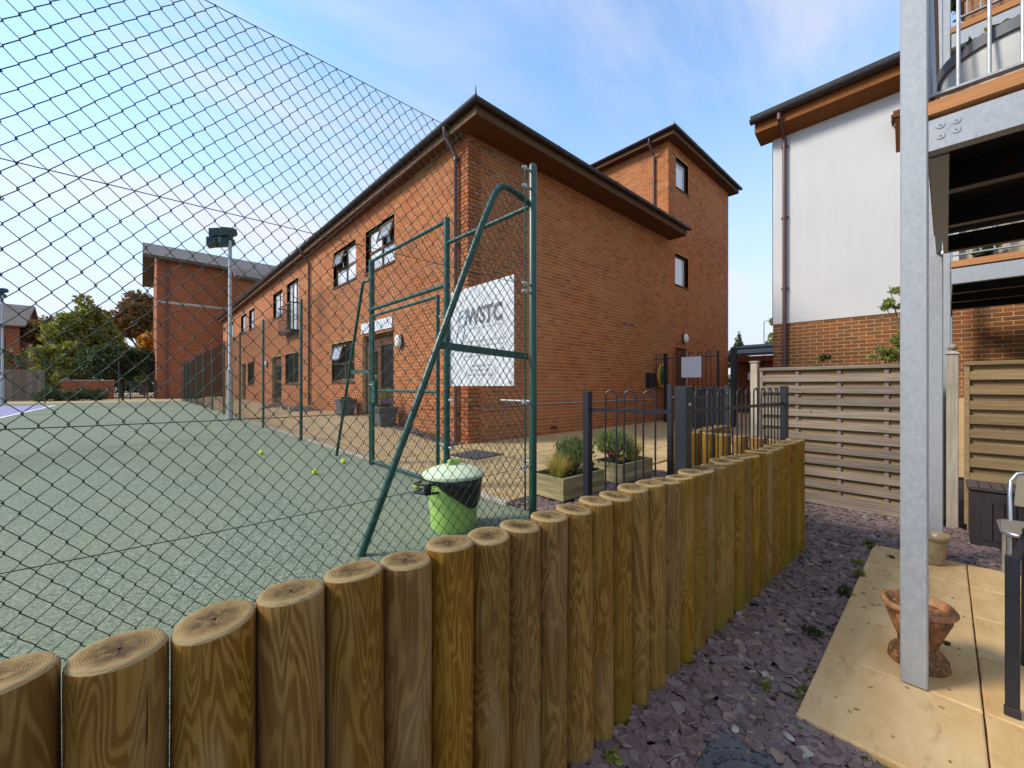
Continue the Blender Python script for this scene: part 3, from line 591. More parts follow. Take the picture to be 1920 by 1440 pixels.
# things fixed to the brick walls
def oval_lamp(P, a, z, label, rw=.12, rh=.16):
    t = thing('wall_lamp', label, 'lamp', P.pt(a, z, 0), 'oval bulkhead lamps on the brick walls')
    def disc(mb, r0, prof):
        n = 20; vs = []; fs = []
        for s, d in prof: vs += [P.pt(a+rw*s*math.cos(2*math.pi*k/n), z+rh*s*math.sin(2*math.pi*k/n), d) for k in range(n)]
        for i in range(len(prof)-1): fs += [(i*n+k, i*n+(k+1) % n, (i+1)*n+(k+1) % n, (i+1)*n+k) for k in range(n)]
        fs += [tuple(range(n)), tuple(range((len(prof)-1)*n, len(prof)*n))]; mb.add(vs, fs); return mb
    disc(MB(), 1, [(1.05, .008), (1.05, .05), (1.0, .055)]).build('base', M['black'], t)
    disc(MB(), 1, [(.98, .056), (.96, .09), (.85, .115), (.6, .13), (.2, .135)]).build('cover', M['opal'], t, True)
    return t
oval_lamp(PF, 8.3-BV, 1.0, 'oval white bulkhead lamp right of the door under the white sign'); oval_lamp(PE, 12.97-BU, 1.54, 'oval white bulkhead lamp above the brown tower door'); oval_lamp(PF, 21.1-BV, 1.0, 'small white bulkhead lamp beside the far brown door', .1, .15)
t = thing('door_sign', 'white rectangular sign board above the clubhouse door', 'sign', PF.pt(9.6-BV, 1.36, 0)); g = MB(); PF.box(g, 8.7-BV, 10.46-BV, 1.36, 1.62, .012, .03); g.build('board', M['white'], t)
g = MB(); random.seed(3)
for row, zz in enumerate((1.545, 1.49, 1.43)):
    a = 8.85-BV
    while a < 10.25-BV: wd = random.uniform(.03, .09); PF.box(g, a, a+wd, zz-.014, zz+.014, .03, .0315); a += wd+.03
g.build('print', M['inkpale'], t)
t = thing('post_box', 'black metal post box on the brick end wall beside the tall gate', 'post box', PE.pt(6.3, 0, 0)); g = MB(); g.cbox(10.52, 10.84, BV-.16, BV-.01, -.03, .38, .01); g.build('box', M['black'], t); g = MB().box(10.56, 10.80, BV-.164, BV-.1601, .28, .30); g.build('slot', M['blackpl'], t); g = MB().lathe((10.68, BV-.168, .14), [(.012, 0), (.012, .006)], 8); g.build('lock', M['chrome'], t)
t = thing('hose_reel', 'yellow oval hose reel with green hose behind the black gate post', 'hose reel', (11.35, BV-.08, .3))
n = 24; g = MB(); g.tube([(11.35+.26*math.cos(2*math.pi*k/n), BV-.10, .30+.33*math.sin(2*math.pi*k/n)) for k in range(n+1)], .05, 8); g.build('rim', M['yellow'], t, True)
for rr in (.19, .13, .07): g = MB(); g.tube([(11.35+rr*.8*math.cos(2*math.pi*k/n), BV-.10+.005*rr, .30+rr*1.1*math.sin(2*math.pi*k/n)) for k in range(n+1)], .032, 6); g.build('hose', M['hosegreen'], t, True)
g = MB().box(11.27, 11.43, BV-.06, BV-.011, .22, .38); g.build('bracket', M['black'], t)
# ------------------------------------------------------------------ white rendered building on the right
WU, WV = 10.40, 2.63
wb = thing('rendered_building', 'white rendered house with brown brick base and orange timber eaves on the right', 'building', (WU, WV, GA))
PW = Plane((WU, WV, 0), (0, -1, 0), (-1, 0, 0)); PWn = Plane((WU, WV, 0), (1, 0, 0), (0, 1, 0))
mb = MB().box(WU, 18, -13, WV, -1.7, 5.75); mb.build('wall', M['mortar'], wb)
rb = MB(); PW.box(rb, -.012, 15, 1.375, 5.62, .001, .022); PWn.box(rb, -.022, 7, 1.375, 5.62, .001, .012); rb.build('render_panel', M['render'], wb)
WB = lay_bricks(PW, 0, 6.0, -.2, 1.37, [], 1.37-.075*20); WB2 = lay_bricks(PWn, 0, 4, -.2, 1.37, [], 1.37-.075*20)
brick_wall([(PW, WB), (PWn, WB2)], wb, M['brick_w'], 290)
MB().add([p for v in (2.88, -13) for p in ((WU+.01, v, 5.47), (9.98, v, 5.58), (9.98, v, 5.80), (WU+.01, v, 5.80))], [(0, 1, 2, 3), (7, 6, 5, 4), (0, 4, 5, 1), (1, 5, 6, 2), (2, 6, 7, 3)]).build('boxed_eaves', M['eave_t'], wb)
gutter([(9.90, -13, 5.84), (9.90, 2.94, 5.84)][::-1], wb, .082)
ro = MB().add([(9.86, 2.93, 5.86), (9.86, -13, 5.86), (14.2, -13, 7.6), (14.2, 2.93, 7.6), (18.5, 2.93, 5.86), (18.5, -13, 5.86)], [(0, 1, 2, 3), (3, 2, 5, 4)]).build('roof', M['tile'], wb)
sm_ = ro.modifiers.new('thickness', 'SOLIDIFY'); sm_.thickness = .06; sm_.offset = 1
MB().add([(WU, WV+.0, 5.6), (18, WV, 5.6), (14.2, WV, 7.45)], [(0, 1, 2)]).build('gable', M['render'], wb)
downpipe(wb, (9.90, 2.40, 5.80), (WU, 2.40), -1.5, (-1, 0, 0), .075, .04)
cp = thing('timber_canopy', 'brown timber canopy end fixed to the white wall behind the steel post', 'canopy', (WU, .6, 4.4))
MB().prism([(WU-.024, .66, 5.06), (WU-.30, .66, 5.02), (WU-.30, .66, 4.90), (WU-.024, .66, 4.92)], (0, -3.0, 0)).build('fascia_box', M['soffit_t'], cp)
for k, (da, db) in enumerate(((4.92, 4.96), (5.0, 5.04))): MB().box(WU-.27, WU-.05, .662, .69, da-.06, db-.06).build('end_block', M['frame_t'], cp)
MB().prism([(WU-.024, .64, 4.9), (WU-.28, .64, 4.88), (WU-.024, .64, 4.36)], (0, -.09, 0)).build('bracket', M['soffit_t'], cp)
# ------------------------------------------------------------------ far buildings
def simple_house(name, label, x0, x1, y0, y1, zb, ze, ridge, axis, ov=.4, wins=(), roofm='slateroof'):
    t = thing(name, label, 'building', ((x0+x1)/2, (y0+y1)/2, zb)); MB().box(x0, x1, y0, y1, zb, ze).build('wall', M['far_brick'], t)
    a, b, c, d = x0-ov, x1+ov, y0-ov, y1+ov
    if axis == 'x':
        ym = (y0+y1)/2; V = [(a, c, ze-.1), (b, c, ze-.1), (b, ym, ridge), (a, ym, ridge), (b, d, ze-.1), (a, d, ze-.1)]; gb = [[(x, y0, ze), (x, y1, ze), (x, ym, ridge-.15)] for x in (x0, x1)]
    else:
        xm = (x0+x1)/2; V = [(a, c, ze-.1), (a, d, ze-.1), (xm, d, ridge), (xm, c, ridge), (b, d, ze-.1), (b, c, ze-.1)]; gb = [[(x0, y, ze), (x1, y, ze), (xm, y, ridge-.15)] for y in (y0, y1)]
    r = MB().add(V, [(0, 1, 2, 3), (3, 2, 4, 5)]).build('roof', M[roofm], t); s = r.modifiers.new('thickness', 'SOLIDIFY'); s.thickness = .16; s.offset = 0
    for g in gb: MB().prism(g, (.02, 0, 0) if axis == 'x' else (0, .02, 0)).build('gable', M['far_brick'], t)
    for (P, o) in wins:
        g = MB(); P.box(g, o[0], o[1], o[2], o[3], .005, .04); f = g.build('window', M['frame_t'], t); wd = (o[1]-o[0])
        for k in range(2): g = MB(); P.box(g, o[0]+.08+k*wd/2, o[0]+wd/2-.05+k*wd/2, o[2]+.08, o[3]-.08, .04, .05); g.build('pane', M['dglass'], f)
    return t
fw = thing('far_wing_building', 'tall red brick wing with grey slate roof closing the far end of the court', 'building', (4, 45, TR))
MB().box(1.05, 12, 45.2, 56, TR-.5, 11.0).build('wall', M['far_brick'], fw); MB().box(5.9, 12, 43.4, 45.2, TR-.5, 9.9).build('projecting_bay', M['far_brick'], fw)
MB().box(1.04, 5.9, 45.17, 45.2, 7.05, 7.25).build('string_course', M['concrete'], fw)
r = MB().add([(.2, 44.5, 10.75), (6.2, 44.5, 10.75), (6.2, 42.9, 9.75), (14, 42.9, 9.75), (14, 50.5, 13.2), (.2, 50.5, 13.2), (.2, 57, 10.5), (14, 57, 10.5)], [(0, 1, 4, 5), (1, 2, 3, 4), (5, 4, 7, 6)]).build('roof', M['slateroof'], fw); s = r.modifiers.new('thickness', 'SOLIDIFY'); s.thickness = .25; s.offset = 0
MB().prism([(1.05, 45.2, 11), (1.05, 56, 11), (1.05, 50.5, 13.0)], (.3, 0, 0)).build('gable', M['far_brick'], fw)
MB().tube([(1.7, 45.1, 10.6), (1.7, 45.1, TR)], .07, 8).build('downpipe', M['pipe'], fw); MB().tube([(5.95, 43.3, 9.6), (5.95, 43.3, TR)], .07, 8).build('downpipe', M['pipe'], fw)
tb = thing('rear_brick_tower', 'small brick tower top rising behind the clubhouse roof', 'building', (10, 26, TR))
MB().box(8.6, 12.5, 24.3, 28.5, 3, 8.1).build('wall', M['far_brick'], tb); r = MB().add([(8.3, 24, 8.35), (12.8, 24, 8.35), (12.8, 28.8, 7.5), (8.3, 28.8, 7.5)], [(0, 1, 2, 3)]).build('roof', M['tile'], tb); s = r.modifiers.new('thickness', 'SOLIDIFY'); s.thickness = .2
PL = Plane((-9.9, 62, 0), (0, -1, 0), (-1, 0, 0)); PLs = Plane((-22, 70, 0), (1, 0, 0), (0, -1, 0))
simple_house('left_brick_house', 'orange brick house with grey slate roof beyond the hedge at the left edge', -26, -9.8, 70, 80, -1.6, 6.7, 9.6, 'x', .5, [(PLs, (8.9, 11.2, 3.6, 5.6)), (PLs, (4.0, 6.2, 3.6, 5.6))])
gb_ = thing('low_garage', 'low brick outbuilding with brown door behind the passage gate', 'building', (18.5, 4.5, TR))
MB().box(17.5, 22, 2.9, 5.78, TR-.4, 1.12).build('wall', M['far_brick'], gb_)
r = MB().add([(17.0, 2.5, 1.16), (17.0, 6.2, 1.16), (20, 6.2, 1.75), (20, 2.5, 1.75)], [(0, 1, 2, 3)]).build('roof', M['tile'], gb_); s = r.modifiers.new('thickness', 'SOLIDIFY'); s.thickness = .1
MB().box(17.0, 17.04, 2.5, 6.2, .93, 1.14).build('fascia', M['soffit_t'], gb_)
dr = MB().box(17.44, 17.52, 4.75, 5.6, TR, .92).build('door', M['soffit_t'], gb_); MB().box(17.425, 17.439, 5.05, 5.27, .25, .52).build('door_notice', M['white'], dr)
# ------------------------------------------------------------------ chain link fencing
def chainlink(O, A, a0, a1, z0, z1, w=.075, h=.088, r=.0016, k=4, depth=.003, wav=.004, kink=0):
    """zig-zag wires that hook each other; returns one mesh's verts and faces"""
    O = np.array(O, float); A = np.array(A, float); Nn = np.array((-A[1], A[0], 0.)); n = int((a1-a0)/(w/2)); m = int((z1-z0)/(h/2))
    j = np.repeat(np.arange(m+1), 2) if kink else np.arange(m+1); kz = np.tile((-kink, kink), m+1) if kink else 0; m = len(j)-1; V = []; F = []; base = 0
    ang = np.arange(k)*2*np.pi/k+.4; ca, sa = np.cos(ang), np.sin(ang)
    for i in range(n):
        odd = (j+i) % 2; a = a0+i*w/2+odd*(w/2)+np.where(odd == 1, .0012, -.0012)
        z = z0+j*(h/2)+kz
        a = a+wav*np.sin(z*3.1+i*.07)+.6*wav*np.sin(z*9.7+i*.31)+np.repeat(rng.normal(0, .0011, (m+1)//(2 if kink else 1)), 2 if kink else 1); zz = z+wav*np.sin(a*2.3+z*1.1)
        d = (np.where(odd == 1, depth, -depth)*np.sign(kz) if kink else np.where(odd == 1, depth, -depth))+wav*1.5*np.sin(a*1.7)*np.sin(z*1.9)
        P = O[None]+A[None]*a[:, None]+Nn[None]*d[:, None]+np.array((0, 0, 1.))[None]*zz[:, None]
        # ring frame: horizontal bisector in the fence plane and the plane normal
        ring = P[:, None, :]+r*(ca[None, :, None]*A[None, None, :]+sa[None, :, None]*Nn[None, None, :])
        V.append(ring.reshape(-1, 3)); b = base+np.arange(m)[:, None]*k; q = np.arange(k)[None]; q2 = (q+1) % k
        F.append(np.stack((b+q, b+q2, b+k+q2, b+k+q), -1).reshape(-1, 4)); base += (m+1)*k
    return np.concatenate(V), np.concatenate(F)
def clink(name, parent, *a, **kw):
    V, F = chainlink(*a, **kw); return stuff(link(name, npmesh(name, V, F, M['wire'], True), parent))
FV, FU = 2.23, 2.29; ZT = CT+2.80; ZB = CT+.03
def clamp(mb, p, d):
    p = Vector(p); d = Vector(d); mb.tube([p, p+d*.05], .009, 6); mb.tube([p+d*.05-Vector((0, 0, .016)), p+d*.05+Vector((0, 0, .016))], .013, 6); mb.sphere(p+d*.075, .014, 8)
# near fence, along X at Y = FV, running left past the camera
nf = thing('chain_link_fence', 'green chain link fence close to the camera ending at the tall bent-brace post', 'fence', (FU, FV, CT))
MB().tube([(FU, FV, CT-.3), (FU, FV, ZT-.01), (FU, FV, ZT+.01)], [.031, .031, .024], 16).build('corner_post', M['green'], nf, True)
MB().tube([(-1.4, FV+.03, CT-.3), (-1.4, FV+.03, ZT)], .03, 12).build('post', M['green'], nf, True)
b0 = Vector((FU-.02, FV+.03, 1.455)); bt = [b0, (2.16, FV+.05, 1.505), (2.07, FV+.06, 1.525), (2.01, FV+.065, 1.515), (1.965, FV+.07, 1.46), (1.93, FV+.075, 1.385), (1.845, FV+.085, 1.19), (.967, 2.465, CT-.1)]
MB().tube(bt, .024, 14).build('brace', M['green'], nf, True)
MB().bar((1.50, 2.385, .285), (FU-.02, FV+.04, .235), .012, .052).build('brace_strut', M['green'], nf)
g = MB(); [g.sphere(p, .012, 8) for p in ((1.515, 2.372, .285), (FU-.05, FV+.03, .237))]; g.build('bolt', M['galv'], nf, True)
MB().tube([(2.205, FV, ZB+.05), (2.205, FV, ZT-.06)], .007, 8).build('stretcher_bar', M['green'], nf, True)
g = MB()
for z in (1.70, 1.56, .80, .74, -.13, -.63): clamp(g, (FU-.03, FV, z), (-1, 0, 0))
g.build('wire_strainers', M['galv'], nf, True)
for z in (ZT-.04, .79, -.135, -.635):
    sag = .0 if z > 0 else .02; MB().tube([(x, FV, z-sag*math.sin(math.pi*(x+1.4)/3.6)) for x in np.linspace(-1.4, 2.2, 12)], .0021, 5).build('line_wire', M['wire'], nf)
clink('chain_link_mesh', nf, (0, FV, 0), (1, 0, 0), -1.4, 2.205, ZB, ZT-.03, r=.0024, k=5, kink=.002)
# side fence along Y at X = FU
sfn = thing('chain_link_fence', 'green chain link fence running down the long side of the court to the far end', 'fence', (FU, 8.5, CT))
py = [8.48+3.24*i for i in range(9)]+[36.9]
for v in py: MB().tube([(FU, v, CT-.3), (FU, v, ZT-.08), (FU, v, ZT-.06)], [.028, .028, .02], 10).build('post', M['green'], sfn, True)
pg = [5.25]+py
for i in range(len(pg)-1):
    near = i < 2
    clink('chain_link_mesh', sfn, (FU, 0, 0), (0, 1, 0), pg[i]+.02, pg[i+1]-.02, ZB, ZT-.12, r=.0020 if near else .0020, k=4 if near else 3)
for z in (ZT-.12, .35, -.3, -.9): MB().tube([(FU, 5.25, z), (FU, 36.9, z)], .0021, 4).build('line_wire', M['wire'], sfn)
# gate bay: posts, header, leaf and the short panel up to the corner post
gb = thing('chain_link_gate', 'green steel court gate with mesh leaf, mid rail and overpanel', 'gate', (FU, 4.3, CT))
MB().tube([(FU, 5.25, CT-.3), (FU, 5.25, ZT-.06)], .038, 14).build('gate_post', M['green'], gb, True); MB().tube([(FU, 3.45, CT-.3), (FU, 3.45, ZT-.04)], .033, 14).build('gate_post', M['green'], gb, True)
MB().tube([(FU, 5.25, 1.68), (FU, 3.45, 1.68)], .021, 10).build('top_rail', M['green'], gb, True); MB().tube([(FU, 5.25, 1.03), (FU, 3.45, 1.03)], .024, 10).build('header_rail', M['green'], gb, True)
lf = MB(); y0, y1, z0, z1 = 3.60, 5.19, CT+.05, .935
lf.tube([(FU-.01, y0, z0), (FU-.01, y0, z1)], .021, 10).tube([(FU-.01, y1, z0), (FU-.01, y1, z1)], .021, 10).tube([(FU-.01, y0, z1), (FU-.01, y1, z1)], .019, 10).tube([(FU-.01, y0, z0), (FU-.01, y1, z0)], .019, 10).tube([(FU-.01, y0, -.06), (FU-.01, y1, -.06)], .017, 10)
lfo = lf.build('gate_leaf', M['green'], gb, True)
MB().cbox(FU-.05, FU-.0, 5.05, 5.17, -.22, .06, .006).build('lock_box', M['green'], lfo); MB().tube([(FU-.05, 5.1, .02), (FU-.09, 5.1, .02), (FU-.09, 5.0, .02)], .009, 6).build('latch_handle', M['galv'], lfo)
clink('chain_link_mesh', gb, (FU-.01, 0, 0), (0, 1, 0), y0, y1, z0, z1, r=.0021, k=4, kink=.002); clink('chain_link_mesh', gb, (FU, 0, 0), (0, 1, 0), 3.47, 5.23, 1.05, 1.67, r=.0021, k=4, kink=.002)
g = MB(); [clamp(g, (FU, 3.5, z), (0, 1, 0)) for z in (.72, -.6)]; g.build('hinges', M['galv'], gb, True)
br = [(FU-.02, 5.30, 1.42), (FU-.03, 5.40, 1.44), (FU-.035, 5.44, 1.42), (FU-.04, 5.47, 1.36), (FU-.11, 6.27, CT-.05)]
MB().tube(br, .021, 10).build('brace', M['green'], gb, True); MB().bar((FU-.07, 5.78, .20), (FU-.02, 5.28, .20), .01, .045).build('brace_strut', M['green'], gb)
sp_ = thing('chain_link_fence', 'short green mesh panel between the gate and the corner post carrying the club board', 'fence', (FU, 2.85, CT))
MB().tube([(FU, 3.45, 1.45), (FU, FV, 1.435)], .019, 10).build('top_rail', M['green'], sp_, True)
clink('chain_link_mesh', sp_, (FU, 0, 0), (0, 1, 0), 2.28, 3.43, ZB, ZT-.05, r=.0021, k=4, kink=.002)
for z in (ZT-.06, -.12, -.60): MB().tube([(FU, FV, z), (FU, 3.45, z)], .0021, 4).build('line_wire', M['wire'], sp_)
g = MB(); [clamp(g, (FU, 3.41, z), (0, -1, 0)) for z in (-.14, -.62)]; [clamp(g, (FU, FV+.03, z), (0, 1, 0)) for z in (-.12, -.60)]; g.tube([(FU, FV+.1, -.12), (FU, FV+.38, -.12)], .008, 6); g.build('wire_strainers', M['galv'], sp_, True)
# far end fence
ff = thing('chain_link_fence', 'green chain link fence across the far end of the court before the trees', 'fence', (-3, 37, CT))
for u in [2.2-3.2*i for i in range(5)]: MB().tube([(u, 37, CT-.2), (u, 37, ZT-.1)], .03, 8).build('post', M['green'], ff, True)
clink('chain_link_mesh', ff, (0, 37, 0), (1, 0, 0), -12, 2.25, ZB, ZT-.12, w=.15, h=.16, r=.002, k=3)
# ------------------------------------------------------------------ club board
bd = thing('club_board', 'white club notice board with WSTC lettering hung on the fence panel', 'sign', (FU+.03, 2.94, 0))
BX = FU+.018; MB().box(BX, BX+.006, 2.47, 3.42, .002, .94).build('board', M['white'], bd)
def text(body, size, loc, mat, parent, name='lettering', rot=(R(90), 0, R(-90)), align='CENTER', ext=.0008, bold=0., sx=1.):
    c = bpy.data.curves.new(name, 'FONT'); c.body = body; c.size = size; c.align_x = align; c.extrude = ext; c.offset = bold; c.resolution_u = 3
    o = bpy.data.objects.new(name, c); C.objects.link(o); me = bpy.data.meshes.new_from_object(o); bpy.data.objects.remove(o); bpy.data.curves.remove(c)
    me.materials.clear(); me.materials.append(mat); me.name = name; ob = link(name, me, parent, loc, rot); ob.scale = (sx, 1, 1); return ob
FX = BX-.0015
text('WSTC', .215, (FX, 2.87, .585), M['ink'], bd, bold=.008, sx=.86)
# racket and ball emblem
g = MB(); n = 26
cy, cz = 3.235, .50; ring = [(FX, cy+.075*math.cos(t)*.8-.03*math.sin(t), cz+.10*math.sin(t)) for t in [2*math.pi*k/n for k in range(n+1)]]
g.tube(ring, .006, 5); g.tube([(FX, cy+.03, cz-.095), (FX, cy+.055, cz-.16)], .008, 5); g.build('emblem', M['inkpale'], bd)
g = MB(); ring = [(FX, 3.20+.065*math.cos(t), .66+.075*math.sin(t)) for t in [2*math.pi*k/n for k in range(n+1)]]; g.tube(ring, .009, 5); g.tube([(FX, 3.20+.05*math.cos(t), .63+.05*math.sin(t)) for t in np.linspace(.2, 2.6, 12)], .007, 5); g.build('emblem', M['inkpale'], bd)
def faint_lines(rows, mat, name, seed, st=True):
    random.seed(seed); g = MB()
    for c, hw, z, hh in rows:
        a = c+hw
        while a > c-hw:
            wd = min(random.uniform(.02, .075), a-(c-hw)+.004); q = a
            while q > a-wd: g.box(FX-.0004, FX+.0011, q-.009, q, z-hh*random.uniform(.6, 1), z+hh*random.uniform(.6, 1)); q -= .0125
            a -= wd+.022
    stuff(g.build(name, mat, bd))
faint_lines([(2.88, .26, .545, .007)], M['inkpale'], 'strapline', 1, True)
faint_lines([(2.90, .33, .42, .009), (2.90, .33, .375, .009), (2.90, .30, .33, .009), (2.90, .27, .285, .009), (2.92, .14, .19, .010), (2.92, .13, .15, .010), (2.92, .20, .105, .010)], M['inkfaint'], 'small_print', 2)
g = MB(); [g.tube([(BX-.012, y, z), (BX-.012, y-.05, z+.01)], .003, 4) for y, z in ((2.53, .905), (2.53, .03), (3.39, .03))]; g.build('cable_ties', M['blackpl'], bd)
# ------------------------------------------------------------------ bin and balls
bn = thing('litter_bin', 'lime green litter bin with pale lid and black liner tied to the fence', 'bin', (1.72, 2.50, CT))
c0 = (1.72, 2.50, CT)
MB().lathe(c0, [(.158, 0), (.165, .015), (.178, .15), (.196, .36), (.204, .365), (.206, .385), (.198, .39)], 36).build('body', M['limegreen'], bn, True)
MB().lathe(c0, [(.226, .385), (.230, .395), (.226, .41), (.205, .425), (.13, .452), (.05, .466), (.001, .468)], 36).build('lid', M['palelime'], bn, True)
MB().cbox(1.72-.05, 1.72+.05, 2.50-.016, 2.50+.016, CT+.46, CT+.505, .008).build('lid_handle', M['limegreen'], bn)
lb = MB(); n = 40; vs = []
for k in range(n):
    t = 2*math.pi*k/n; face = math.cos(t-R(-75)); dr = .03+.18*max(0, face)**1.4+.006*math.sin(7*t)
    for q in (0, .35, .7, 1): rr = (.205-.012*q)+.010+.006*math.sin(5*t+3*q); vs.append((c0[0]+rr*math.cos(t), c0[1]+rr*math.sin(t), CT+.392-dr*q))
lb.add(vs, [(k*4+i, ((k+1) % n)*4+i, ((k+1) % n)*4+i+1, k*4+i+1) for k in range(n) for i in range(3)]); o = lb.build('liner', M['bag'], bn, True); s = o.modifiers.new('thickness', 'SOLIDIFY'); s.thickness = .003
g = MB(); A_ = Vector((1.72-.205, 2.50-.02, CT+.36))
for s in (0, .06): g.tube([A_+Vector((.03, -.05, -s)), A_+Vector((-.05, -.04, -s)), A_+Vector((-.10, .05, -s+.005)), A_+Vector((-.02, .10, -s))], .010, 6)
g.cbox(A_.x-.08, A_.x-.03, A_.y-.06, A_.y-.03, A_.z-.065, A_.z+.015, .006); g.build('handle_strap', M['blackpl'], bn, True)
for i, (x, y, lab) in enumerate(((1.526, 5.08, 'tennis ball on open court left of the gate post, nearest the middle'), (2.02, 5.532, 'tennis ball beside the foot of the thin gate brace'), (1.368, 7.133, 'tennis ball farther down the court left of the gate brace'), (2.085, 3.69, 'tennis ball under the gate beside the litter bin'), (1.067, 23.07, 'tiny tennis ball far away near the end of the court'))):
    b = MB().sphere((0, 0, 0), .033, 16).build('tennis_ball', M['ball'], None, 'full', (x, y, CT+.033), (i, i*2, 0)); tag(b, lab, 'ball', 'tennis balls lying on the court')
# ------------------------------------------------------------------ log retaining walls
def log_mesh(r, top, bottom, seed, tilt=.01):
    rd = random.Random(seed); n = 22; ph = [rd.uniform(0, 6.28) for _ in range(3)]
    def wob(t, z): return 1+.016*math.sin(2*t+ph[0])+.01*math.sin(3*t+ph[1]+z*2)+.006*math.sin(5*t+ph[2]+z*5)
    mb = MB(); prof = [(r*.99, bottom)]+[(r*(1+.006*math.sin(z*7+ph[0])), z) for z in np.linspace(bottom+.1, top-.05, 7)]+[(r, top-.014), (r*.985, top-.007)]
    vs = []
    for rr, z in prof: vs += [(rr*wob(t, z)*math.cos(t), rr*wob(t, z)*math.sin(t), z+(tilt*math.cos(t+ph[1]) if z > top-.02 else 0)) for t in [2*math.pi*k/n for k in range(n)]]
    m_ = len(prof); mb.add(vs, [(i*n+k, i*n+(k+1) % n, (i+1)*n+(k+1) % n, (i+1)*n+k) for i in range(m_-1) for k in range(n)])
    mb.mat(1); pr_ = [(r*.985, top-.007), (r*.94, top-.001), (r*.8, top+.001), (r*.45, top-.001), (.004, top-.002)]; vs = []
    for rr, z in pr_: vs += [(rr*wob(t, top)*math.cos(t), rr*wob(t, top)*math.sin(t), z+(tilt*rr/r*math.cos(t+ph[1]))+(.0015*math.sin(9*t+ph[2]) if 0 < rr < r*.9 else 0)) for t in [2*math.pi*k/n for k in range(n)]]
    mb.add(vs, [(i*n+k, i*n+(k+1) % n, (i+1)*n+(k+1) % n, (i+1)*n+k) for i in range(4) for k in range(n)])
    return mb.mesh('log', [M['log'], M['log_end']], 'full')
LZ = -.51
lw = thing('log_retaining_wall', 'row of round brown upright logs retaining the court side across the foreground', 'retaining wall', (2.4, 1.05, GA))
lms = [log_mesh(.0765, 0, -1.15, s, random.Random(s).uniform(.002, .008)) for s in range(8)]
random.seed(11)
for i in range(-4, 31):
    u = -.03+.1535*i; o = link('log', lms[(i*5+3) % 8], lw, (u, 1.12-.0316*(u+.03)+random.uniform(-.006, .006), LZ+random.uniform(-.010, .008)), (random.uniform(-.006, .006), random.uniform(-.004, .004), random.uniform(0, 6.28)))
lr = thing('log_retaining_wall', 'short return row of pale upright logs behind the railings at the wall end', 'retaining wall', (4.66, 1.6, GA))
for i in range(6): link('log', lms[(i*3) % 8], lr, (4.69+random.uniform(-.008, .008), 1.155+.168*i, LZ-.015+random.uniform(-.012, .01)), (0, 0, random.uniform(0, 6.28)))
l3 = thing('log_retaining_wall', 'mossy low log row along the far side of the side steps', 'retaining wall', (5.5, 2.25, GA))
for i in range(11): link('log', lms[(i*5) % 8], l3, (4.78+.157*i, 2.22+random.uniform(-.006, .006), LZ-.06+random.uniform(-.01, .01)), (0, 0, random.uniform(0, 6.28)))
# ------------------------------------------------------------------ bow-top railings
def railing(t, p0, p1, ztop, zrail, zlow, zfoot, hw=.088, gap=.078, r=.0062, mat='black'):
    p0, p1 = Vector((*p0, 0)), Vector((*p1, 0)); d = p1-p0; Ln = d.length; d.normalize(); pitch = hw+gap; n = max(1, int((Ln-gap*.6)/pitch)); st = (Ln-(n*pitch-gap))/2
    for k in range(n):
        a = p0+d*(st+k*pitch); b = a+d*hw; c = (a+b)/2; rr = hw/2
        pts = [a+Vector((0, 0, zfoot)), a+Vector((0, 0, ztop-rr))]+[c-d*rr*math.cos(q)+Vector((0, 0, ztop-rr+rr*math.sin(q))) for q in np.linspace(.35, math.pi-.35, 6)]+[b+Vector((0, 0, ztop-rr)), b+Vector((0, 0, zfoot))]
        MB().tube(pts, r, 7).build('hoop', M[mat], t, True)
    for z in (zrail, zlow): MB().bar(p0+Vector((0, 0, z)), p1+Vector((0, 0, z)), .01, .024).build('rail', M[mat], t)
def boxpost(t, x, y, s, z0, z1, bolt=None):
    MB().cbox(x-s/2, x+s/2, y-s/2, y+s/2, z0, z1, .004).build('post', M['black'], t)
    if bolt is not None: MB().sphere((x-s/2*.2, y-s/2-.004, bolt), .012, 8).build('bolt', M['galv'], t, True)
ra = thing('bow_top_gate', 'black bow-top gate leaf standing open in front of the timber planters', 'gate', (2.4, 1.4, TR))
boxpost(ra, 2.52, 1.13, .078, TR-.2, .0, -.115); boxpost(ra, 2.32, 1.72, .05, TR+.0, -.035)
railing(ra, (2.50, 1.20), (2.33, 1.69), -.03, -.165, TR+.1, TR+.04, .076, .05)
rbx = thing('bow_top_railing', 'black bow-top railing along the top of the foreground log wall', 'railing', (3.6, 1.12, TR))
boxpost(rbx, 4.64, 1.08, .06, TR-.2, .0); railing(rbx, (2.58, 1.145), (4.60, 1.085), -.018, -.168, TR+.1, TR+.02, .092, .09)
rc = thing('bow_top_railing', 'black bow-top railing beyond the log return starting at a slim bolted post', 'railing', (5.4, 2.2, TR))
boxpost(rc, 4.55, 2.19, .058, TR-.2, .02, -.13); boxpost(rc, 6.42, 2.22, .058, TR-.2, .02); railing(rc, (4.60, 2.19), (6.38, 2.22), .0, -.14, TR+.1, TR+.02, .092, .09)
rd_ = thing('tall_bow_top_gate', 'tall black bow-top gate across the passage beside the tower door', 'gate', (11, 4.8, TR))
boxpost(rd_, 10.98, 5.42, .10, TR-.1, .93); boxpost(rd_, 11.06, 4.04, .05, TR-.1, .93); boxpost(rd_, 11.05, 3.66, .12, TR-.1, .97)
railing(rd_, (10.90, 5.74), (10.97, 5.48), .92, .78, TR+.1, TR+.03, .14, .05, .011); railing(rd_, (10.98, 5.36), (11.05, 4.07), .92, .78, TR+.1, TR+.03, .12, .10, .011)
MB().cbox(11.02, 11.08, 2.64, 3.60, .915, .965, .004).build('overhead_bar', M['black'], rd_)
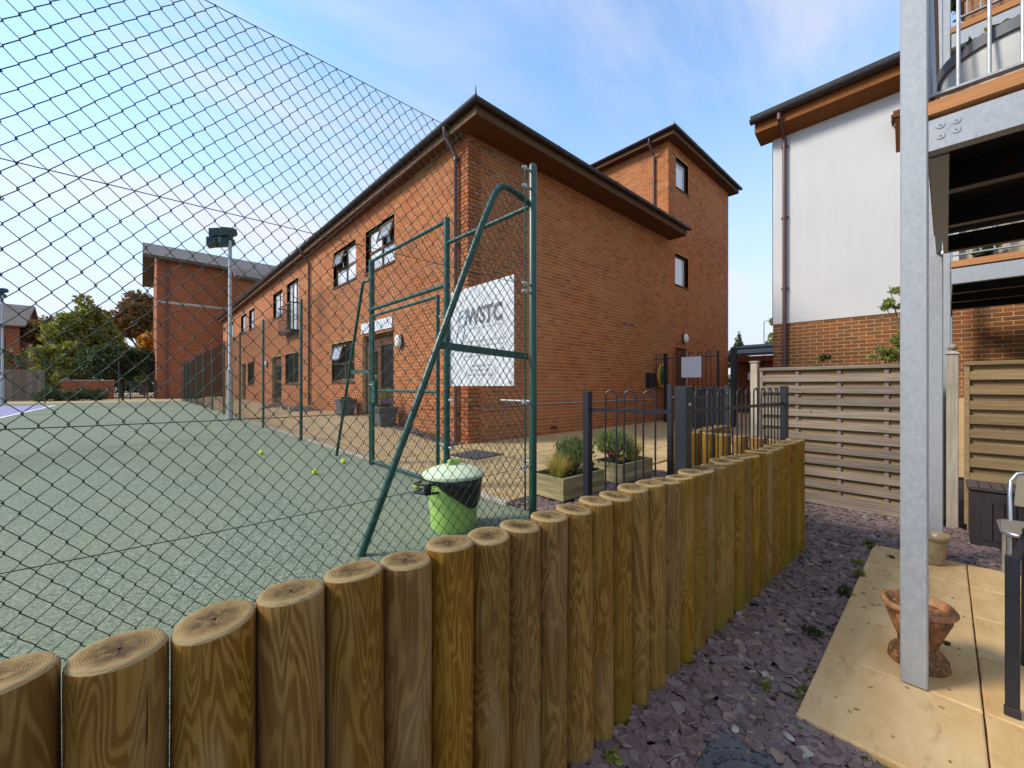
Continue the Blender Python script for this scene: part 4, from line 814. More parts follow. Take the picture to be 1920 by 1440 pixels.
nb = thing('notice_panel', 'plain white notice panel fixed to the tall passage gate', 'notice', (10.98, 4.7, .5)); MB().box(10.955, 10.965, 4.43, 4.96, .24, .79).build('panel', M['white'], nb); MB().box(10.966, 10.975, 4.42, 4.97, .23, .80).build('backing', M['rcsteel'], nb)
wbn = thing('wheeled_bin', 'black wheeled bin standing behind the railings near the passage', 'bin', (8.9, 3.45, TR))
MB().add([(8.68, 3.2, TR+.08), (9.12, 3.2, TR+.08), (9.12, 3.68, TR+.08), (8.68, 3.68, TR+.08), (8.62, 3.15, TR+.94), (9.2, 3.15, TR+.94), (9.2, 3.75, TR+.94), (8.62, 3.75, TR+.94)], [(0, 3, 2, 1), (0, 1, 5, 4), (1, 2, 6, 5), (2, 3, 7, 6), (3, 0, 4, 7), (4, 5, 6, 7)]).build('body', M['blackpl'], wbn)
MB().cbox(8.58, 9.24, 3.11, 3.79, TR+.945, TR+1.0, .02).build('lid', M['blackpl'], wbn)
for y in (3.24, 3.64): o = MB().lathe((0, 0, -.02), [(.09, 0), (.09, .04)], 16).build('wheel', M['blackpl'], wbn, False, (9.12, y, TR+.09), (R(90), 0, 0))
# ------------------------------------------------------------------ slatted timber fence
def slat_panel(lab, v0, v1, zb, zt, mat, mat2, seed):
    t = thing('timber_fence_panel', lab, 'fence', (6.5, (v0+v1)/2, GA)); random.seed(seed)
    MB().cbox(6.44, 6.53, v0, v1, zt-.045, zt, .006).build('cap_rail', M[mat], t)
    for a, b in ((v0, v0+.04), (v1-.04, v1)): MB().cbox(6.455, 6.525, a, b, zb, zt-.047, .004).build('side_rail', M[mat], t)
    for k in (1, 2, 3): c = v0+(v1-v0)*k/4; MB().cbox(6.470, 6.494, c-.022, c+.022, zb, zt-.047, .003).build('batten', M[mat], t)
    h = .092; pitch = (zt-.05-zb)/11.0
    for k in range(12):
        z = zt-.085-pitch*(k+.45)+random.uniform(-.003, .003)
        if z-h/2 > zb-.06: MB().cbox(6.446, 6.4685, v0+.041, v1-.041, z-h/2, z+h/2, .004).build('slat', M[mat], t)
        z2 = zt-.085-pitch*(k-.05)
        if k < 12 and z2-h/2 > zb-.06: MB().cbox(6.4955, 6.515, v0+.041, v1-.041, z2-h/2-.012, z2+h/2+.012, .004).build('slat', M[mat2], t)  # back slats browner: shade of the gaps put into their colour
    MB().cbox(6.452, 6.53, v0+.02, v1-.02, zb-.06, zb+.03, .004).build('gravel_board', M[mat], t)
slat_panel('grey slatted timber fence panel between the log wall and the near steel post', .04, 1.80, -1.47, .258, 'slat', 'slat_w', 1)
slat_panel('tan slatted timber fence panel behind the storage box', -1.93, -.13, -1.47, .262, 'slat_w', 'slat_w', 2)
def tpost(lab, y, ztop, ball):
    t = thing('fence_post', lab, 'post', (6.5, y, GA)); s = .045
    MB().cbox(6.5-s, 6.5+s, y-s, y+s, GA-.1, ztop, .005).build('shaft', M['post_t'], t)
    if ball:
        MB().add([(6.5-.06, y-.06, ztop), (6.5+.06, y-.06, ztop), (6.5+.06, y+.06, ztop), (6.5-.06, y+.06, ztop), (6.5-.02, y-.02, ztop+.03), (6.5+.02, y-.02, ztop+.03), (6.5+.02, y+.02, ztop+.03), (6.5-.02, y+.02, ztop+.03)], [(0, 3, 2, 1), (4, 5, 6, 7), (0, 1, 5, 4), (1, 2, 6, 5), (2, 3, 7, 6), (3, 0, 4, 7)]).build('cap', M['post_t'], t)
        MB().lathe((6.5, y, ztop+.028), [(.02, 0), (.018, .012), (.035, .025), (.043, .045), (.035, .068), (.015, .08), (.001, .083)], 18).build('ball_finial', M['post_t'], t, True)
    else: MB().cbox(6.5-.06, 6.5+.06, y-.06, y+.06, ztop, ztop+.03, .01).build('cap', M['post_t'], t)
tpost('pale square timber post with flat cap at the left end of the slatted fence', 1.875, .33, False); tpost('pale timber post with ball finial between the two fence panels', -.045, .35, True)
# ------------------------------------------------------------------ patio, slate chippings
pat = struct(MB().box(2.24, 5.14, -2.0, .46, -1.6, PA-.020).build('patio', M['jointsand']))
def slab_mesh(w, d, seed):
    rd = random.Random(seed); n = 8; per = []
    for k in range(n): per.append((-w/2+w*k/n, -d/2))
    for k in range(n): per.append((w/2, -d/2+d*k/n))
    for k in range(n): per.append((w/2-w*k/n, d/2))
    for k in range(n): per.append((-w/2, d/2-d*k/n))
    j = [rd.uniform(0, .0012) for _ in per]; ins = lambda p, e: (p[0]*(1-e/(w/2)), p[1]*(1-e/(d/2)))
    m_ = len(per); vs = []
    for lay, (e, z) in enumerate(((.003, -.05), (.0, -.010), (.002, -.003), (.007, 0))): vs += [(*ins(p, e+j[i]*(1.2 if lay else .4)), z) for i, p in enumerate(per)]
    mb = MB().add(vs, [(l*m_+i, l*m_+(i+1) % m_, (l+1)*m_+(i+1) % m_, (l+1)*m_+i) for l in range(3) for i in range(m_)]+[tuple(range(3*m_, 4*m_))]); return mb.mesh('patio_slab', M['slab'])
uj = [2.22, 2.865, 3.45, 4.02, 4.60, 5.16]; vj = [.475, -.118, -.72, -1.32, -1.92]; k = 0; random.seed(5)
for i in range(5):
    for j in range(4):
        w_, d_ = uj[i+1]-uj[i]-.004, vj[j]-vj[j+1]-.004; link('patio_slab', slab_mesh(w_, d_, k), pat, ((uj[i]+uj[i+1])/2, (vj[j]+vj[j+1])/2, PA+random.uniform(-.002, .002)), (0, random.uniform(-.002, .002), 0)); k += 1
def chips(name, regions, zf, avoid, seed, smin=.021, smax=.047):
    rd = random.Random(seed); V = []; F4 = []; F = []
    mb = MB()
    for (x0, x1, y0, y1, dens) in regions:
        for _ in range(int((x1-x0)*(y1-y0)*dens)):
            x, y = rd.uniform(x0, x1), rd.uniform(y0, y1)
            if avoid(x, y): continue
            n = rd.choice((5, 5, 6, 4)); r = rd.uniform(smin, smax)*(1.25 if rd.random() < .15 else 1); asp = rd.uniform(.5, .95); th = rd.uniform(.003, .008); rot = rd.uniform(0, 6.28)
            q = Matrix.Rotation(rd.gauss(0, .17), 3, 'X') @ Matrix.Rotation(rd.gauss(0, .17), 3, 'Y'); c = Vector((x, y, zf(x, y)+rd.uniform(.001, .022)))
            ang = sorted(rd.uniform(-.3, .3)+6.283*k/n for k in range(n)); pts = []
            for a in ang:
                rr = r*rd.uniform(.8, 1.1); px, py_ = rr*math.cos(a), rr*asp*math.sin(a); pts.append((px*math.cos(rot)-py_*math.sin(rot), px*math.sin(rot)+py_*math.cos(rot)))
            top = [c+q @ Vector((p[0]*.93, p[1]*.93, th)) for p in pts]; bot = [c+q @ Vector((p[0], p[1], 0)) for p in pts]
            mb.add(top+bot, [tuple(range(n))]+[(k, n+k, n+(k+1) % n, (k+1) % n) for k in range(n)])
    return stuff(mb.build(name, M['slate']))
lz = lambda x: 1.12-.0316*(x+.03)-.06
gz = lambda x, y: GA+.005+.012*mnoise.noise((x*2.5, y*2.5, 3))
def av(x, y): return (y > lz(x) and x < 4.74) or (2.25 < x < 5.13 and y < .45) or (1.43 < x < 1.90 and .27 < y < .68)
tag(chips('slate_chippings', [(.55, 3.0, .0, 1.1, 2300), (3.0, 5.3, .0, 1.1, 1900), (4.7, 6.46, .9, 2.15, 1100), (5.1, 6.46, -1.0, .95, 2000)], gz, av, 21), 'plum slate chippings covering the garden beside the patio', 'gravel')
def av2(x, y): return (2.76 < x < 3.44 and 2.31 < y < 2.79) or (3.72 < x < 4.42 and 2.31 < y < 2.77)
tag(chips('slate_chippings', [(2.42, 4.72, 1.2, 2.66, 1900)], lambda x, y: TR-.032, av2, 22), 'plum slate chippings around the timber planters', 'gravel')
tag(chips('slate_chippings', [(3.3, 4.28, 15.6, 19.5, 260), (3.95, 4.28, 5.9, 8.4, 700), (3.3, 4.25, 13.0, 14.9, 200)], lambda x, y: strip_z(x, y), lambda x, y: y > 9 and x < 3.3+.9*abs((y-17.5)/2.2) if y > 15.2 else (y > 9 and x < 3.6), 23, .03, .05), 'dark slate chippings along the foot of the long facade', 'gravel')
# inspection cover
ic = thing('inspection_cover', 'blue grey square inspection cover with raised lettering among the slates', 'manhole cover', (1.67, .475, GA)); cz = GA+.028
MB().cbox(1.43, 1.92, .23, .70, GA-.02, cz, .012).build('frame', M['cover'], ic)
MB().lathe((1.675, .465, cz), [(.205, 0), (.205, .004), (.200, .006), (.001, .006)], 48).build('lid', M['cover'], ic, True)
g = MB()
for rr in (.225, .165):
    for k in range(30): a = 6.283*k/30; g.bar((1.675+rr*math.cos(a)-.012*math.sin(a), .465+rr*math.sin(a)+.012*math.cos(a), cz+(.007 if rr < .2 else .001)), (1.675+rr*math.cos(a)+.012*math.sin(a), .465+rr*math.sin(a)-.012*math.cos(a), cz+(.007 if rr < .2 else .001)), .004, .003)
for ux in np.linspace(1.45, 1.90, 12):
    for vy in (.25, .68): g.bar((ux-.009, vy, cz+.001), (ux+.009, vy, cz+.001), .004, .003)
for vy in np.linspace(.26, .67, 11): g.bar((1.90, vy-.009, cz+.001), (1.90, vy+.009, cz+.001), .004, .003)
g.build('tread_marks', M['coverink'], ic).__setitem__('kind', 'stuff')
s_ = 'INSPECTION C'
for k, ch in enumerate(s_):
    if ch == ' ': continue
    a = R(-51)+k*R(14.5); rr = .185; text(ch, .036, (1.675+rr*math.cos(a), .465+rr*math.sin(a), cz+.0062), M['coverink'], ic, 'letter', (0, 0, a+R(90)), 'CENTER', .0012, .0008)
dc = thing('drain_cover', 'dark square drain cover set in the paving by the building corner', 'manhole cover', (3.71, 4.8, TR))
MB().cbox(-.31, .31, -.31, .31, -.01, .006, .004).build('frame', M['black'], dc, False, (3.71, 4.8, TR), (0, 0, .12))
for k in range(7): MB().box(-.27, .27, -.27+.08*k, -.21+.08*k, .006, .009).build('tread_strip', M['cover'], dc, False, (3.71, 4.8, TR), (0, 0, .12))
# ------------------------------------------------------------------ steel balcony over the patio
bal = thing('steel_balcony', 'galvanised steel balcony on square posts over the patio at the right edge', 'balcony', (2.9, .1, PA))
def shs(t, x, y, s, z0, z1, name='post'): return MB().cbox(x-s/2, x+s/2, y-s/2, y+s/2, z0, z1, .006).build(name, M['galv'], t)
shs(bal, 2.905, .111, .10, PA, 5.2); shs(bal, 5.17, .064, .09, PA-.06, 5.2)
def channel(mb, u, v0, v1, z0, z1, flip=1, w=.07, tk=.008):      # C section along Y, web at u
    mb.box(u, u+tk*flip, v0, v1, z0, z1) if flip > 0 else mb.box(u-tk, u, v0, v1, z0, z1)
    a, b = (u+tk, u+w) if flip > 0 else (u-w, u-tk); mb.box(a, b, v0, v1, z0, z0+tk); mb.box(a, b, v0, v1, z1-tk, z1)
    return mb
channel(MB(), 2.86, -2.2, .060, 1.158, 1.308).build('edge_beam', M['galv'], bal)
for y, z in ((.02, 1.27), (-.032, 1.268), (.02, 1.218), (-.032, 1.224)):
    MB().tube([(2.861, y, z), (2.856, y, z)], [.017, .015], 16).build('bolt', M['galv'], bal, True); MB().tube([(2.857, y, z), (2.8545, y, z)], .005, 6).build('bolt_socket', M['ink'], bal)
MB().box(2.96, 5.12, .052, .06, 1.158, 1.308).box(2.96, 5.12, -.01, .052, 1.158, 1.166).box(2.96, 5.12, -.01, .052, 1.300, 1.308).build('side_beam', M['galv'], bal)
for u in (3.60, 4.38, 5.19): channel(MB(), u, -2.2, .045, 1.165, 1.300, -1).build('joist', M['gutter'], bal)  # near-black joists carry the shade under the deck in their colour
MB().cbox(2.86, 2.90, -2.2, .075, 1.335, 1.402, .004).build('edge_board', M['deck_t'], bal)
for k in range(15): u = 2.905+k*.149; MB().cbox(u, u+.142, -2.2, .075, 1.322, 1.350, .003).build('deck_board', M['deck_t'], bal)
MB().box(2.93, 5.12, -2.2, .06, 1.310, 1.320).build('under_shade_sheet', M['blackpl'], bal)  # black sheet below the boards, standing in for the underside's shade
MB().bar((2.95, .055, 1.465), (2.95, -2.2, 1.465), .04, .012).build('bottom_rail', M['galv'], bal); MB().bar((2.95, .055, 2.45), (2.95, -2.2, 2.45), .05, .012).build('top_rail', M['galv'], bal)
MB().bar((2.95, .06, 1.465), (5.13, .06, 1.465), .04, .012).build('bottom_rail', M['galv'], bal); MB().bar((2.95, .06, 2.45), (5.13, .06, 2.45), .05, .012).build('top_rail', M['galv'], bal)
for k in range(10): y = -.04-.0985*k; MB().tube([(2.95, y, 1.465), (2.95, y, 2.45)], .0075, 8).build('baluster', M['galv'], bal, True)
for k in range(20): u = 3.05+.10*k; MB().tube([(u, .06, 1.465), (u, .06, 2.45)], .0075, 6).build('baluster', M['galv'], bal, True)
b2 = thing('steel_balcony', 'second galvanised balcony farther off beyond the timber fence', 'balcony', (6.9, -.05, GA))
shs(b2, 6.89, -.005, .06, GA, 5.2); shs(b2, 9.9, -.02, .10, GA, 5.2); channel(MB(), 6.80, -3, -.04, 1.165, 1.335).build('edge_beam', M['galv'], b2); MB().cbox(6.80, 6.84, -3, -.035, 1.352, 1.425, .004).build('edge_board', M['deck_t'], b2)
for u in (7.6, 8.4, 9.2): channel(MB(), u, -3, -.05, 1.17, 1.33, -1).build('joist', M['gutter'], b2)  # joist colour holds the shade below this deck as well
MB().box(6.84, 9.9, -3, -.04, 1.345, 1.36).build('deck', M['gutter'], b2); MB().box(6.9, 9.85, -.05, -.042, 1.165, 1.335).build('side_beam', M['galv'], b2)
MB().bar((6.87, -.05, 1.50), (6.87, -3, 1.50), .04, .012).build('bottom_rail', M['galv'], b2)
for k in range(14): y = -.16-.10*k; MB().tube([(6.87, y, 1.50), (6.87, y, 2.5)], .0075, 6).build('baluster', M['galv'], b2, True)
b3 = thing('steel_balcony', 'upper floor galvanised balcony seen through the near railing at the top right corner', 'balcony', (6.9, -.05, 3.9))
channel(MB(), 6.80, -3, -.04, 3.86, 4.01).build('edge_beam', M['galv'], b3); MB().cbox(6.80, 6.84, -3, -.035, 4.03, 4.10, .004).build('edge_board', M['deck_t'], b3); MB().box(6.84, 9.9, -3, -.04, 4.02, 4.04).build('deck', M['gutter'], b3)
MB().bar((6.87, -.05, 4.20), (6.87, -3, 4.20), .04, .012).build('bottom_rail', M['galv'], b3); MB().bar((6.87, -.05, 5.1), (6.87, -3, 5.1), .04, .012).build('top_rail', M['galv'], b3)
for k in range(14): y = -.16-.10*k; MB().tube([(6.87, y, 4.20), (6.87, y, 5.1)], .0075, 6).build('baluster', M['galv'], b3, True)
lc = thing('hanging_cord', 'short white pull cord hanging under the balcony beam', 'cord', (4.6, .03, 1.16)); MB().tube([(4.60, .02, 1.16), (4.60, .02, 1.06)], .003, 5).build('cord', M['white'], lc); MB().lathe((4.60, .02, 1.03), [(.004, .03), (.009, .015), (.008, 0)], 8).build('toggle', M['white'], lc)
# ------------------------------------------------------------------ leaves, blades
def leaves(blobs, n, size, mat, name, parent, seed, flat=.0, shell=.55):
    rd = np.random.default_rng(seed); tot = sum(b[3]*b[4]*b[5] for b in blobs)**1.0; P = []
    for (x, y, z, rx, ry, rz) in blobs:
        k = max(4, int(n*rx*ry*rz/tot)); d = rd.normal(size=(k, 3)); d /= np.linalg.norm(d, axis=1)[:, None]; r = (shell+(1-shell)*rd.random(k))**.8*(1+.10*rd.normal(size=k)); P.append(np.array((x, y, z))+d*r[:, None]*np.array((rx, ry, rz)))
    P = np.concatenate(P); k = len(P); a = rd.normal(size=(k, 3)); a /= np.linalg.norm(a, axis=1)[:, None]; b = np.cross(a, rd.normal(size=(k, 3))); b /= np.linalg.norm(b, axis=1)[:, None]
    s = size*(.6+.8*rd.random(k))[:, None]; a = a*s; b = b*s*.62
    V = np.stack((P-a, P+b*.9-a*.1, P+a, P-b*.9-a*.1), 1).reshape(-1, 3); F = np.arange(4*k).reshape(k, 4)
    return link(name, npmesh(name, V, F, mat), parent)
def tree(name, label, base, blobs, n, size, mat, trunk_r=.15, seed=0, limbs=5, cat='tree', group=None, shell=.5):
    t = thing(name, label, cat, base, group); rd = random.Random(seed); zt = max(b[2] for b in blobs); bx, by, bz = base
    g = MB().tube([(bx, by, bz-.1), (bx+.03*zt*rd.uniform(-1, 1), by, bz+(zt-bz)*.35), (bx+.05*rd.uniform(-1, 1), by, bz+(zt-bz)*.8)], [trunk_r, trunk_r*.75, trunk_r*.3], 8)
    for b in blobs[:limbs*3]:
        s = (bx, by, bz+(zt-bz)*rd.uniform(.25, .5)); mid = ((s[0]+b[0])/2, (s[1]+b[1])/2, (s[2]+b[2])/2+.1*abs(b[0]-bx)); g.tube([s, mid, b[:3]], [trunk_r*.4, trunk_r*.25, trunk_r*.1], 5)
    g.build('trunk', M['bark'], t, True); leaves(blobs, n, size, mat, 'crown', t, seed, shell=shell); return t
def blobs(c, R_, n, r, seed, sq=1.0):
    rd = random.Random(seed); out = []
    for i in range(n):
        while True:
            p = [rd.uniform(-1, 1) for _ in range(3)]
            if sum(q*q for q in p) < 1: break
        k = r*rd.uniform(.6, 1.25); out.append((c[0]+p[0]*R_[0], c[1]+p[1]*R_[1], c[2]+p[2]*R_[2], k, k, k*.8*sq))
    return out
# ------------------------------------------------------------------ background left: path, trees, hedge, fences
sheet('far_path', -40, 24, 37.2, 90, -1.64, CT-.03, M['bgravel'])
bl = blobs((-4.1, 58.3, 4.2), (2.7, 2.4, 2.9), 50, 1.05, 1)+blobs((-4.0, 58.3, 7.3), (1.3, 1.3, 1.4), 10, .75, 2)
tree('broadleaf_tree', 'large yellowish green tree behind the far court fence', (-4.1, 58.3, -1.1), bl, 15000, .19, M['leaf_g'], .2, 3)
tree('broadleaf_tree', 'russet brown tree rising behind the green trees beside the far wing', (.2, 70, -1.1), blobs((.1, 70, 8.6), (2.4, 2.6, 2.8), 34, 1.2, 4), 8500, .22, M['leaf_b'], .25, 5)
tree('broadleaf_tree', 'russet brown tree with rounded top left of the large green tree', (-7.4, 72, -1.1), blobs((-7.0, 72, 5.7), (2.5, 2.2, 2.2), 26, 1.25, 14), 6000, .22, M['leaf_b'], .25, 15)
tree('small_tree', 'small bright orange tree beside the far wing corner', (.62, 60, -1.1), blobs((.62, 60, 4.6), (.55, .8, 1.3), 14, .6, 6), 2200, .16, M['leaf_o'], .1, 7)
tree('broadleaf_tree', 'dark green spreading tree with low crown in front of the far wing', (-1.2, 51.5, -1.1), blobs((-1.3, 51.5, 2.3), (2.4, 1.8, 1.25), 34, .9, 8), 9500, .16, M['leaf_d'], .16, 9)
tree('broadleaf_tree', 'mid green tree with drooping crown behind the hedge and fence', (-5.4, 54, -1.1), blobs((-5.2, 54, 2.0), (1.8, 1.8, 1.9), 30, .9, 18), 9000, .16, M['leaf_g'], .16, 19)
hd = thing('hedge', 'clipped pale topped hedge above the timber fence at the left', 'hedge', (-10, 57, -1.1)); hb = []
for k in range(26): hb.append((-16+k*.42, 57+random.uniform(-.3, .3), 1.0+random.uniform(-.2, .2), .6, .6, 2.3))
leaves(hb, 7000, .12, M['leaf_h'], 'foliage', hd, 31, shell=.75); MB().box(-16, -5.4, 56.7, 57.3, -1.1, 1.5).build('stems', M['bark'], hd)
tfn = thing('board_fence', 'grey close board timber fence at the far left beyond the court', 'fence', (-8, 46.5, -1.1))
for k in range(40): MB().box(-11+k*.142, -11+k*.142+.135, 46.5+.012*(k % 2), 46.53+.012*(k % 2), -1.1, 1.22+.02*random.random()).build('board', M['slat'], tfn)
for z in (-.6, .9): MB().box(-11, -5.3, 46.545, 46.6, z, z+.08).build('rail', M['slat'], tfn)
sh = thing('low_shrub', 'dark green low shrub mass behind the far court fence', 'shrub', (-3.4, 44, -1.1)); leaves([(-5.2+k*.38, 44+random.uniform(-.4, .4), -.72+random.uniform(-.1, .15), .5, .5, .48) for k in range(9)], 2600, .085, M['leaf_d'], 'foliage', sh, 33)
sh = thing('low_shrub', 'golden yellow shrub beside the metal gate left of the far wing', 'shrub', (.2, 50, -1.1)); leaves(blobs((.35, 50, .55), (.5, .4, .5), 7, .4, 40), 900, .09, M['leaf_y'], 'foliage', sh, 41); MB().tube([(.35, 50, -1.1), (.35, 50, .6)], .05, 6).build('stem', M['bark'], sh)
lbw = thing('low_brick_wall', 'low red brick wall half hidden behind the far shrubs', 'wall', (-3.2, 48, -1.1)); MB().box(-4.6, -1.6, 48, 48.2, -1.1, .45).build('wall', M['far_brick'], lbw); MB().box(-4.65, -1.55, 47.97, 48.23, .45, .52).build('coping', M['concrete'], lbw)
mg = thing('metal_gate', 'small dark metal barred gate left of the far wing corner', 'gate', (.4, 45, -1.1))
for x in (-.55, 1.0): MB().tube([(x, 45, -1.1), (x, 45, .5)], .05, 8).build('post', M['black'], mg)
for k in range(11): MB().tube([(-.42+.13*k, 45, -1.0), (-.42+.13*k, 45, .4)], .012, 5).build('bar', M['black'], mg)
for z in (-.9, .3): MB().bar((-.55, 45, z), (1.0, 45, z), .02, .04).build('rail', M['black'], mg)
# right background
tree('conifer_tree', 'small dark conifer on the skyline between the tower and the white house', (76.7, 24.4, -1.1), [(76.7+random.uniform(-.3, .3)*(1-k/14)*5, 24.4+random.uniform(-.3, .3)*(1-k/14)*5, 3.6+k*.42, 1.9*(1-k/15), 1.9*(1-k/15), .5) for k in range(14)], 2600, .22, M['leaf_d'], .2, 50, 2)
tree('roadside_tree', 'leafy green tree showing past the corner of the white house', (35.0, 8.55, -1.1), blobs((35.05, 8.5, 2.9), (.8, .7, 2.0), 14, .5, 51), 2600, .13, M['leaf_g'], .1, 52)
lp = thing('street_lamp', 'thin grey street lamp with short arm on the skyline beside the white house', 'lamp', (68.4, 18.5, -1.1)); MB().tube([(68.4, 18.5, -1.1), (68.4, 18.5, 9.7)], .09, 6).build('column', M['rcsteel'], lp); MB().tube([(68.4, 18.5, 9.65), (69.2, 17.8, 9.9)], .06, 6).build('arm', M['rcsteel'], lp); MB().box(69.1, 69.9, 17.2, 17.9, 9.83, 9.98).build('lantern', M['rcsteel'], lp)
# saplings behind the slatted fence
sp = thing('sapling', 'slim sapling with pale variegated leaves against the white wall', 'tree', (8.5, .50, GA)); g = MB().tube([(8.5, .50, GA), (8.5, .49, .4), (8.48, .50, 1.0), (8.46, .60, 1.55)], [.014, .011, .009, .004], 6)
for a, b, c in ((.75, 1.25, .2), (.30, 1.1, .1), (.85, 1.0, .1)): g.tube([(8.49, .50, .95), (8.47, (a+.5)/2, (b+1)/2+.05), (8.45, a, b)], [.006, .005, .003], 5)
g.build('trunk', M['stem'], sp); leaves(blobs((8.46, .60, 1.30), (.2, .22, .2), 9, .075, 60)+blobs((8.46, .42, 1.2), (.15, .12, .15), 5, .07, 61), 900, .021, M['leaf_y'], 'crown', sp, 62, shell=.1)
sp = thing('climbing_shrub', 'loose yellow green shrub showing over the slatted fence below the sapling', 'shrub', (8.0, .6, GA)); g = MB()
for k in range(9): a = random.uniform(.35, .85); g.tube([(8.0, .6, GA), (8.0, (a+.6)/2, -.2), (8.0+random.uniform(-.1, .1), a, random.uniform(.35, .85))], [.008, .006, .003], 5)
g.build('stems', M['stem'], sp); leaves(blobs((8.0, .60, .55), (.2, .25, .16), 14, .085, 63)+blobs((8.0, .42, .75), (.1, .12, .08), 4, .06, 65), 1500, .020, M['leaf_y'], 'foliage', sp, 64, shell=.1)
sp = thing('climbing_shrub', 'small dark sprig just above the middle of the slatted fence rail', 'shrub', (8.2, 1.35, GA)); MB().tube([(8.2, 1.35, GA), (8.2, 1.34, .5)], .007, 5).build('stems', M['stem'], sp); leaves(blobs((8.2, 1.34, .43), (.04, .05, .08), 5, .05, 66), 160, .026, M['leaf_d'], 'foliage', sp, 67, shell=.1)
# ------------------------------------------------------------------ floodlights
def floodlight(label, x, y, top, zb, s=1.):
    t = thing('floodlight_column', label, 'floodlight', (x, y, zb), 'court floodlights'); MB().tube([(x, y, zb), (x, y, zb+1.55)], .085*s, 14).build('base_section', M['rcsteel'], t, True); MB().tube([(x, y, zb+1.55), (x, y, zb+1.62), (x, y, top)], [.085*s, .055*s, .048*s], 14).build('column', M['rcsteel'], t, True)
    MB().cbox(x-.13, x+.10, y-.10, y+.10, zb+.0, zb+.02, .004).build('base_plate', M['rcsteel'], t)
    MB().bar((x-.30, y+.30, top+.10), (x+.06, y-.06, top+.10), .06, .06).build('cross_arm', M['green'], t)
    for k, (dx, dy, dz) in enumerate(((-.42, .22, .26), (-.50, .30, -.02), (-.20, .02, .28), (-.26, .06, -.04))):
        h = MB().add([(-.26, -.19, -.13), (-.26, .19, -.13), (-.22, .19, .13), (-.22, -.19, .13), (.06, -.15, -.10), (.06, .15, -.10), (.06, .15, .13), (.06, -.15, .13), (.20, -.10, -.06), (.20, .10, -.06), (.20, .10, .09), (.20, -.10, .09)], [(0, 1, 2, 3), (0, 4, 5, 1), (1, 5, 6, 2), (2, 6, 7, 3), (3, 7, 4, 0), (4, 8, 9, 5), (5, 9, 10, 6), (6, 10, 11, 7), (7, 11, 8, 4), (8, 11, 10, 9)]).build('lamp_head', M['floodgreen'], t, False, (x+dx+.2, y+dy+.1, top+dz), (0, -.2, -.5+.22*k)); 
        MB().box(-.268, -.262, -.16, .16, -.11, -.02).build('lens', M['dglass'], t, False, (x+dx+.2, y+dy+.1, top+dz), (0, -.2, -.5+.22*k))
M['floodgreen'] = simple('dark green lamp housing', (.012, .045, .045), .45, var=.25, scale=8)
floodlight('grey floodlight column with dark green lamp heads rising behind the side fence', 2.10, 15.4, 4.60, CT); floodlight('floodlight column with dark lamp heads cut by the left edge of the picture', -5.72, 36.4, 5.15, CT)
# ------------------------------------------------------------------ planters and their plants
def planter(label, x0, x1, y0, y1):
    t = thing('timber_planter', label, 'planter', ((x0+x1)/2, (y0+y1)/2, TR), 'timber planters on the slate bed'); hh = .051
    for k in range(4):
        z = TR-.01+k*hh; e = .028 if k % 2 else .0
        for y in (y0, y1-.03): MB().cbox(x0+(.0 if k % 2 else .03), x1-(.0 if k % 2 else .03), y, y+.03, z, z+hh-.001, .003).build('plank', M['planter_t'], t)
        for x in (x0, x1-.03): MB().cbox(x, x+.03, y0+(.03 if k % 2 else .0), y1-(.03 if k % 2 else .0), z, z+hh-.001, .003).build('plank', M['planter_t'], t)
    MB().box(x0+.03, x1-.03, y0+.03, y1-.03, TR+.1, TR+.16).build('soil', M['soil'], t)
planter('left timber planter with golden grass behind the open railing gate', 2.79, 3.43, 2.335, 2.77); planter('right timber planter with bushy lavender and golden grass', 3.75, 4.41, 2.335, 2.75)
def blades(base, n, L_, spread, mat, name, parent, seed, w=.004, droop=.35, lean=(0, 0), rad=.03):
    rd = random.Random(seed); mb = MB()
    for i in range(n):
        a = rd.uniform(0, 6.283); ln = L_*rd.uniform(.55, 1.05); sp_ = spread*rd.uniform(.1, 1); r0 = rad*rd.random(); p = Vector((base[0]+r0*math.cos(a), base[1]+r0*math.sin(a), base[2])); d = Vector((math.cos(a)*sp_+lean[0], math.sin(a)*sp_+lean[1], 1)).normalized(); side = Vector((-math.sin(a), math.cos(a), 0)); pts = []
        for k in range(5): t = k/4; pts.append(p+d*(ln*t)+Vector((math.cos(a), math.sin(a), 0))*(droop*ln*sp_*t*t)-Vector((0, 0, droop*ln*sp_*t*t*t)))
        vs = []
        for k, q in enumerate(pts): ww = w*(1-.8*k/4); vs += [q-side*ww/2, q+side*ww/2]
        mb.add(vs, [(2*k, 2*k+1, 2*k+3, 2*k+2) for k in range(4)])
    return mb.build(name, M[mat] if isinstance(mat, str) else mat, parent)
